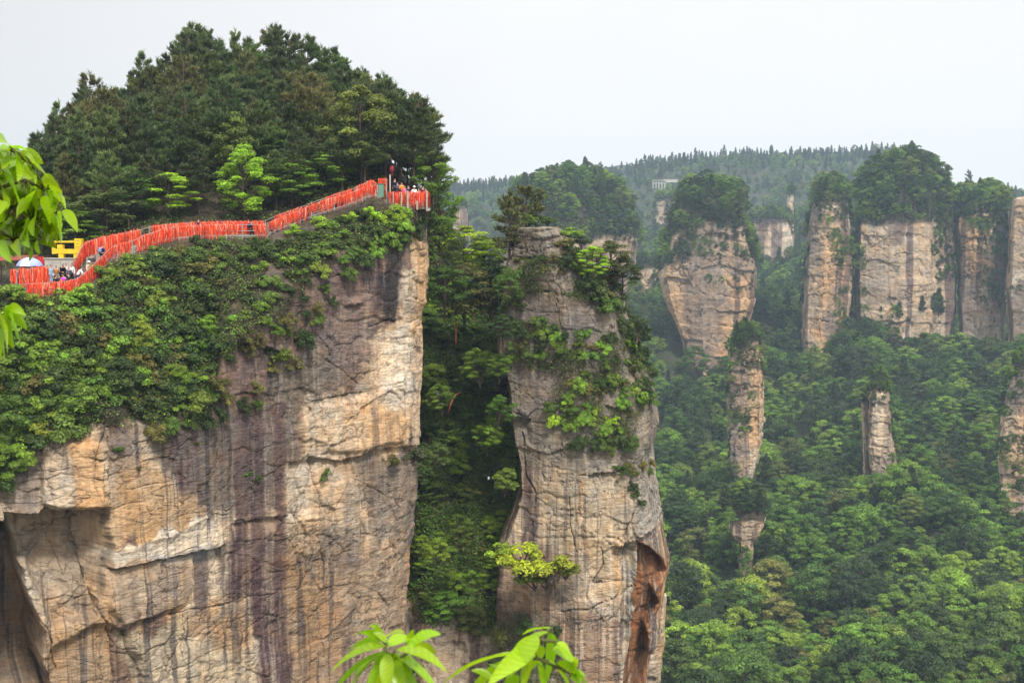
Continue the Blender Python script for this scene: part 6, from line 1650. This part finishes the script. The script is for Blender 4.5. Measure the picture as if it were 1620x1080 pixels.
    for k in (-.62, .02, .66): mb.box((k, -.004, hh / 2), (.02, .012, hh - .2))
    mb.build('joint', plain_mat('joint', (.2, .18, .16), .9), o)
    o = empty('yellow_frame', (c.x, c.y + .9, c.z + .04), 0, 'chunky bright yellow frame with an open top and stepped sides, on the concrete hut', 'yellow frame')
    k_ = 102.6 / F
    def yb(nm, x0, y0, x1, y1, dp=.55, oy=0):
        m_ = MB(); m_.box((((x0 + x1) / 2 - 95) * k_, oy, (408.6 - (y0 + y1) / 2) * k_), ((x1 - x0) * k_, dp, (y1 - y0) * k_), bev=.02); return m_.build(nm, M_yellow, o)
    yb('foot', 88, 402, 96, 408.6); yb('foot', 112, 402, 122, 408.6); yb('beam', 80, 394.5, 126, 402.06, .6); yb('post', 77, 381.5, 82, 402.5, .35); yb('top_rail', 82.05, 381.5, 114, 384.6, .3); yb('block', 86, 387.5, 95, 394.45, .5); yb('tower', 114.05, 378, 125, 394.45, .62)
    m_ = MB()
    for zz in (381, 386, 391): m_.box(((119.5 - 95) * k_, -.318, (408.6 - zz) * k_), (.34, .012, .035))
    m_.build('slat', plain_mat('ochre', (.42, .24, .015), .6), o)
    a = PV(2, 405, 104); b = PV(62, 403, 104); mb = MB(); w = 2.0
    mb.add([a, b, b + Vector((0, -w, -.35)), a + Vector((0, -w, -.35)), a - Vector((0, 0, .05)), b - Vector((0, 0, .05)), b + Vector((0, -w, -.40)), a + Vector((0, -w, -.40))], [[3, 2, 1, 0], [4, 5, 6, 7], [0, 4, 7, 3], [1, 2, 6, 5], [2, 3, 7, 6], [0, 1, 5, 4]])
    o = tag(mb.build('awning', plain_mat('awning_red', (.22, .05, .035), .9), None), 'dull red awning roof behind the parasol, half lost in the shade', 'awning')
    for q_ in (a, b): 
        mb = MB(); mb.tube([Vector((q_.x, q_.y - .1, -3.6)), Vector((q_.x, q_.y - .1, q_.z - .04))], .04, 6); mb.build('post', M_bark, o)
    mb = MB(); a = PV(58, 406, 103); b = PV(70, 431, 103); n_ = 9
    V = [(a.x + (b.x - a.x) * i / n_, 103 + .05 * math.sin(i * 1.7), z_) for z_ in (a.z, b.z) for i in range(n_ + 1)]; Vb = [(x, y + .02, z_) for x, y, z_ in V]; N1 = len(V)
    Q = [[i, i + 1, i + n_ + 2, i + n_ + 1] for i in range(n_)] + [[N1 + i + n_ + 1, N1 + i + n_ + 2, N1 + i + 1, N1 + i] for i in range(n_)]
    mb.add(V + Vb, Q); tag(mb.build('banner', plain_mat('banner_red', (.50, .035, .025), .8), None, True), 'plain red cloth banner hanging left of the concrete hut', 'banner')
    # ---- people
    K = (.012, .013, .02); NV = (.02, .03, .08); W_ = (.78, .78, .76); JE = (.05, .09, .19)
    LP = [
        (34, 418.5, 98.2, 'hold', (.03, .32, .62), K, 'person in a bright blue top under the left half of the parasol', .6, None, None),
        (55.5, 418, 98.4, 'hold', W_, K, 'person in a white shirt under the right half of the parasol', -.5, None, None),
        (29.3, 424, 97.8, 'stand', (.08, .10, .18), NV, 'person in grey-blue seen in the gap between two plaza railing pieces', .2, None, None),
        (69, 419, 98.0, 'hold', (.55, .03, .03), K, 'person in a red top behind the widest plaza railing', .9, None, None),
        (74.5, 419, 99.2, 'stand', K, K, 'dark-haired person in black between the red top and the light blue outfit', .1, None, None),
        (80.5, 419, 97.2, 'stand', (.30, .45, .66), (.30, .42, .60), 'person dressed all in light blue beside the widest plaza railing', 1.4, None, None),
        (88.5, 420, 99.5, 'stand', (.34, .16, .05), (.10, .07, .04), 'person in a rust brown jacket in front of the hut wall', .3, None, None),
        (96.5, 421, 98.3, 'lean', K, K, 'person in black bending forward, left in the dark group by the hut', .8, None, None),
        (99.5, 420, 99.6, 'hold', K, NV, 'person in black standing behind the bending one', -.4, None, None),
        (104.3, 416, 100.4, 'stand', (.6, .6, .6), K, 'black-haired person in grey-white, tallest against the hut wall', .2, None, None),
        (108.5, 421.5, 98.6, 'hold', (.05, .06, .11), K, 'person in a dark waistcoat in the middle of the group', .0, None, None),
        (113.3, 417, 100, 'stand', (.70, .70, .72), K, 'person in a white shirt and dark trousers at the right end of the hut wall', -.3, None, K),
        (122, 425.5, 97.0, 'lean', W_, JE, 'person in a loose white shirt leaning on the outer railing, nearest of all', 2.2, None, None),
        (87, 436, 96.8, 'crouch', K, K, 'person crouching in black behind the outer railing, below the rust brown jacket', 1.2, None, None),
        (101.5, 434, 97.2, 'crouch', (.45, .30, .22), K, 'person crouching in beige behind the magenta ball', -.6, None, None),
        (110, 433, 96.9, 'crouch', (.04, .04, .05), (.30, .40, .10), 'person crouching in black with light green trousers next to the white shirt', -1.3, None, None),
        (93, 434, 97.4, 'crouch', (.10, .10, .12), K, 'person crouching in dark grey between the other crouching ones', .3, None, None),
        (161.5, 387, 100.2, 'walk', (.02, .03, .10), K, 'person in navy climbing the ribboned steps, highest of three there', 2.4, None, (.25, .28, .45)),
        (144.5, 402, 98.9, 'walk', (.06, .06, .07), K, 'person in black and white on the ribboned steps, middle of three', .4, None, W_),
        (140.5, 413.5, 98.2, 'walk', (.55, .42, .34), JE, 'person in a cream sun hat on the ribboned steps, lowest of three', .8, (.85, .80, .70), None),
        (313.5, 346.5, 109, 'walk', (.02, .03, .05), K, 'person in black walking alone on the level part of the path', 1.5, None, None),
        (397.5, 349, 111, 'walk', K, K, 'person with a dark bag at the end of the level path, near the tall maple', 1.5, None, (.02, .03, .09)),
        (474, 328.5, 113, 'walk', (.42, .55, .62), JE, 'person in pale blue on the upper staircase, lowest one there', 2.0, None, None),
        (485, 323.5, 113.7, 'walk', (.03, .03, .06), K, 'person in dark clothes just above the pale blue one on the staircase', 2.0, None, None),
        (530, 309, 115.2, 'walk', (.04, .03, .03), K, 'person in dark brown on the upper stairs, behind the ribbons', 1.8, None, None),
        (541, 307, 115.4, 'walk', (.10, .06, .05), K, 'person with a reddish face covering, topmost on the stairs', 1.8, None, (.30, .05, .04)),
        (624.5, 282.5, 119.5, 'stand', (.012, .015, .04), K, 'tall person in navy standing highest on the lookout, next to the pole', .5, None, None),
        (629, 288.5, 118.5, 'hold', (.03, .06, .16), K, 'person in blue beside the tall navy one on the lookout', -.4, None, None),
        (635.5, 288.5, 117.5, 'hold', (.80, .26, .02), K, 'person in a bright orange jacket on the lookout', .2, None, None),
        (640, 294, 117, 'stand', (.70, .12, .30), K, 'person in a pink top just right of the orange jacket', .9, None, None),
        (646, 293.5, 117.4, 'stand', (.02, .02, .04), K, 'person in black in the middle of the lookout railing', -.3, None, None),
        (655.3, 295, 117, 'stand', W_, W_, 'person in a white top and hat at the lookout railing', .3, (.85, .85, .8), None),
        (662.5, 298, 117, 'stand', (.55, .42, .33), JE, 'person in beige between the white top and the maroon jacket', -.2, None, None),
        (669, 294.5, 117, 'stand', (.10, .02, .05), K, 'person in a maroon jacket near the right end of the lookout', .6, None, None),
        (673, 297.5, 117.8, 'stand', (.30, .20, .17), K, 'person in dull brown at the right end of the lookout', -.6, None, None)]
    for l in LP: person(*l[:7], rz=l[7], hat=l[8], pack=l[9], tall=1.0 + .03 * math.sin(l[0]))
    mb = MB(); c = PV(100.4, 442, 96.0); mb.tube([c + Vector((0, 0, .17 * math.sin(a_))) for a_ in np.linspace(-1.5, 1.5, 9)], [.17 * math.cos(a_) for a_ in np.linspace(-1.5, 1.5, 9)], 16)
    mb.tube([c - Vector((0, 0, .17)), c - Vector((0, 0, .20))], [.01, .025], 8)
    tag(mb.build('balloon', plain_mat('magenta', (.78, .03, .50), .35), None, True), 'round magenta balloon just inside the outer plaza railing', 'balloon')
    # scraps in the gully
    for px, py, Y, lab in ((773, 756, 127.5, 'white scrap of litter caught in leaves near the left edge of the pillar'), (679, 331, 116.5, 'white bundle lying right of the lookout post'), (692, 622, 127, 'tiny white scrap in the gully beside the cliff edge')):
        rg = random.Random(px); V = []
        for i in range(5):
            for j in range(5): V.append(Vector(PV(px, py, Y)) + Vector(((i - 2) * .05 + rg.uniform(-.04, .04), rg.uniform(-.08, .08), (j - 2) * .05 + rg.uniform(-.04, .04))))
        Vb = [v + Vector((.01, .05, .01)) for v in V]; Q = [[i * 5 + j, (i + 1) * 5 + j, (i + 1) * 5 + j + 1, i * 5 + j + 1] for i in range(4) for j in range(4)]
        mb = MB(); mb.add(V + Vb, Q + [[25 + q for q in qq[::-1]] for qq in Q]); tag(mb.build('litter', plain_mat('white_plastic', (.75, .76, .78), .5) if 'white_plastic' not in bpy.data.materials else bpy.data.materials['white_plastic'], None, True), lab, 'litter')
    # far terrace
    Y = 1045; k_ = Y / F; c = PV(1043, 293, Y); o = empty('terrace_building', tuple(c), -.25, 'tiny white terrace on pillars, high on the hazy far ridge', 'building'); M_w = plain_mat('white_plaster', (.50, .48, .46), .8, .1, .5)
    mb = MB(); mb.box((0, 0, 1.6), (10.4, 5, .5), bev=.05); mb.build('floor', M_w, o); mb = MB(); mb.box((0, 0, 3.9), (10.4, 5, .3), bev=.05); mb.build('roof', M_w, o)
    for i in range(5): mb = MB(); mb.box((-4.8 + 2.4 * i, -2.2, -1.6 if i > 1 else -.6), (.8, .6, 6.0 if i > 1 else 4.0), bev=.05); mb.build('column', M_w, o)
    for i in range(5): mb = MB(); mb.box((-4.8 + 2.4 * i, -2.2, 2.8), (.35, .35, 1.9), bev=.03); mb.build('post', M_w, o)
    mb = MB(); mb.box((10.0, 0, 3.0), (9.4, 1.2, 1.8), bev=.1); mb.build('wall', M_w, o); mb = MB(); mb.box((9.6, 0, 4.4), (12.0, 1.6, .5), bev=.1); mb.build('parapet', M_w, o)
    # ---- foreground leaves
    FG = (.30, .50, .012)
    L1 = [(611, 1022, 520, 1066, 22), (604, 1014, 548, 1030, 20, 1), (608, 1030, 529, 1092, 24), (611, 1031, 547, 1100, 24), (613, 1032, 578, 1108, 24), (610, 1034, 600, 1115, 22, 1), (614, 1033, 614, 1112, 22), (616, 1032, 640, 1105, 24),
          (625, 1028, 708, 1064, 24), (620, 1034, 694, 1095, 24), (618, 1036, 666, 1110, 22, 1), (641, 1031, 698, 1003, 28), (646, 1022, 690, 1035, 22, 1), (614, 1022, 652, 1010, 22), (648, 1022, 653, 995, 14), (606, 1006, 583, 988, 10), (604, 1012, 640, 1000, 14), (600, 1012, 560, 1004, 16), (596, 1008, 597, 984, 5), (628, 1040, 660, 1060, 20, 1), (606, 1040, 560, 1070, 22, 1), (612, 1016, 590, 1000, 12)]
    fg_branch('out-of-focus sprig of long lime-green leaves at the bottom edge, left of the two', L1, [[(660, 1240), (640, 1120), (618, 1050), (606, 1008)], [(618, 1050), (650, 1028)]], 2.3, FG, 1)
    L2 = [(872, 994, 826, 1004, 13), (868, 1000, 788, 1062, 30), (874, 1001, 864, 1082, 22), (852, 1006, 800, 1075, 28), (846, 1030, 770, 1085, 26), (836, 1036, 700, 1082, 24), (826, 1044, 735, 1112, 24, 1), (843, 1040, 826, 1104, 22), (850, 1044, 862, 1110, 22), (874, 1026, 914, 1052, 22), (868, 1044, 905, 1096, 24), (880, 1016, 903, 1038, 16), (880, 1050, 934, 1090, 22), (908, 1062, 913, 1042, 8), (905, 1064, 930, 1070, 14), (900, 1070, 925, 1100, 20), (795, 1062, 770, 1050, 12, 1), (780, 1075, 745, 1060, 14), (858, 1020, 840, 1060, 20, 1), (816, 1066, 800, 1112, 22, 1), (780, 1080, 790, 1120, 22)]
    fg_branch('out-of-focus sprig of long lime-green leaves at the bottom edge, right of the two', L2, [[(745, 1200), (765, 1090), (800, 1052), (845, 1012), (873, 992)], [(800, 1052), (850, 1040), (905, 1066)], [(845, 1012), (880, 1014)]], 2.4, FG, 2)
    L3 = [(15, 232, -6, 226, 14), (18, 234, 44, 240, 13), (20, 236, 3, 268, 17), (25, 240, 27, 288, 18), (32, 242, 56, 292, 17), (40, 246, 62, 272, 14), (52, 262, 78, 284, 10), (2, 294, 8, 334, 17), (14, 290, 32, 332, 13), (58, 300, 42, 338, 17), (66, 300, 58, 334, 15), (74, 300, 80, 332, 15), (78, 298, 104, 332, 17), (70, 310, 78, 356, 18), (90, 336, 96, 378, 14), (97, 334, 123, 366, 15), (86, 336, 90, 368, 16), (58, 338, 54, 374, 18), (66, 344, 74, 386, 19), (80, 350, 96, 386, 18), (48, 352, 34, 380, 15), (40, 372, 48, 392, 13), (59, 378, 63, 402, 11), (-4, 384, 18, 416, 11), (22, 384, 34, 410, 10), (0, 338, 6, 362, 12), (28, 330, 12, 352, 16), (44, 326, 26, 346, 16), (-4, 244, 6, 250, 12), (0, 316, -8, 345, 14), (34, 376, 38, 396, 11), (64, 356, 60, 380, 16)]
    fg_branch('large drooping branch of broad lime-green leaves at the upper left border', L3, [[(-60, 330), (-10, 300), (40, 285), (75, 300), (97, 330)], [(-60, 330), (0, 262), (18, 232)], [(-10, 300), (20, 330), (50, 350), (66, 378)], [(18, 236), (52, 262), (70, 300)], [(-60, 330), (-10, 360), (22, 380)]], 4.3, FG, 3, wfac=2.0, fill=[(-10, 240, 55, 300, 20, 40, 1), (-10, 290, 90, 350, 40, 40, 1), (-10, 340, 65, 385, 30, 34, 1)])
    L4 = [(-4, 490, 12, 560, 15), (2, 488, 34, 548, 16), (8, 488, 44, 522, 13), (-2, 494, 2, 570, 14), (14, 490, 42, 500, 9), (0, 500, 22, 552, 15), (-6, 510, 8, 575, 14), (6, 492, 24, 520, 15)]
    fg_branch('small hanging sprig of lime-green leaves at the left border, below the plaza', L4, [[(-70, 500), (-20, 488), (14, 490)]], 4.2, FG, 4, wfac=2.0)
# ================================================================ LIGHT, SKY, AIR, CAMERA
def build_light():
    w = bpy.data.worlds.new('World'); S.world = w; w.use_nodes = True
    nt = w.node_tree; nt.nodes.clear(); L = nt.links
    out = nd(nt, 'ShaderNodeOutputWorld'); bg = nd(nt, 'ShaderNodeBackground')
    sky = nd(nt, 'ShaderNodeTexSky', sky_type='NISHITA'); sky.sun_disc = False
    EL, AZ = math.radians(50), math.radians(158)     # the sun behind the cloud: right of and behind the camera
    sky.sun_elevation = EL; sky.sun_rotation = AZ
    # an even cloud deck over the clear sky: brighter overhead, as overcast skies are, a little dull to the left
    tc = nd(nt, 'ShaderNodeTexCoord').outputs['Generated']
    sp = nd(nt, 'ShaderNodeSeparateXYZ'); L.new(tc, sp.inputs[0])
    zen = ramp(nt, sp.outputs['Z'], [(0, (6.15, 6.08, 6.08)), (.18, (5.95, 5.88, 5.88)), (.4, (9.2, 9.25, 9.35)), (1, (15.5, 15.5, 15.6))])
    n = ramp(nt, noise_node(nt, tc, (1.2, 1.2, 2.5), 4, .5), [(.35, .94), (.65, 1.03)])
    lr = ramp(nt, math_n(nt, 'ADD', math_n(nt, 'MULTIPLY', sp.outputs['X'], .8), .5), [(.15, .84), (.5, 1.04), (1, 1.0)])
    cl = mix(nt, zen, n, 1.0, 'MULTIPLY'); cl = mix(nt, cl, lr, 1.0, 'MULTIPLY')
    c = mix(nt, sky.outputs[0], cl, .975)
    L.new(c, bg.inputs['Color']); bg.inputs['Strength'].default_value = .12
    L.new(bg.outputs[0], out.inputs[0])
    sl = bpy.data.lights.new('sun', 'SUN'); sl.energy = 2.9; sl.angle = math.radians(9); sl.color = (1, .955, .88)
    so = bpy.data.objects.new('sun', sl); link(so)
    d = Vector((math.sin(AZ) * math.cos(EL), math.cos(AZ) * math.cos(EL), math.sin(EL)))
    so.rotation_euler = d.to_track_quat('Z', 'Y').to_euler(); so.location = (30, -20, 80)
    # air
    mb = MB(); mb.box((250, 950, -8), (3600, 2040, 296))
    m, nt, N, L = newmat('air'); out = nd(nt, 'ShaderNodeOutputMaterial'); pv = nd(nt, 'ShaderNodeVolumePrincipled')
    pv.inputs['Color'].default_value = (.64, .83, 1, 1); pv.inputs['Density'].default_value = HAZE; pv.inputs['Anisotropy'].default_value = .25
    L.new(pv.outputs[0], out.inputs['Volume'])
    o = mb.build('haze', m); tag(o, kind='stuff')
    cam = bpy.data.cameras.new('camera'); co = bpy.data.objects.new('camera', cam); link(co); S.camera = co
    cam.sensor_width = 36; cam.lens = 36 * F / 1620; cam.clip_end = 6000; cam.clip_start = .1
    co.rotation_euler = (math.pi / 2 - TH, 0, 0)
    cam.dof.use_dof = True; cam.dof.focus_distance = 115; cam.dof.aperture_fstop = 11
    S.view_settings.view_transform = 'Standard'; S.view_settings.look = 'None'; S.view_settings.exposure = EXPO; S.view_settings.gamma = 1
    S.render.engine = 'CYCLES'
HAZE = .00022; EXPO = 0.46
import time
t0 = time.time()
def T(s): print('T %.1f %s' % (time.time() - t0, s), flush=True)
massif, BV_M = build_massif(); T('massif')
p2, BV_P = build_p2(); T('p2')
gul, BV_G = build_gully(); T('gully')
val, BV_V = build_valley(); T('valley')
FARS = build_far(); T('far')
FARS['p2'] = p2
build_vegetation(BV_M, BV_P, BV_G, BV_V, FARS); T('veg')
if 'build_things' in globals(): build_things(); T('things')
build_light(); T('light')
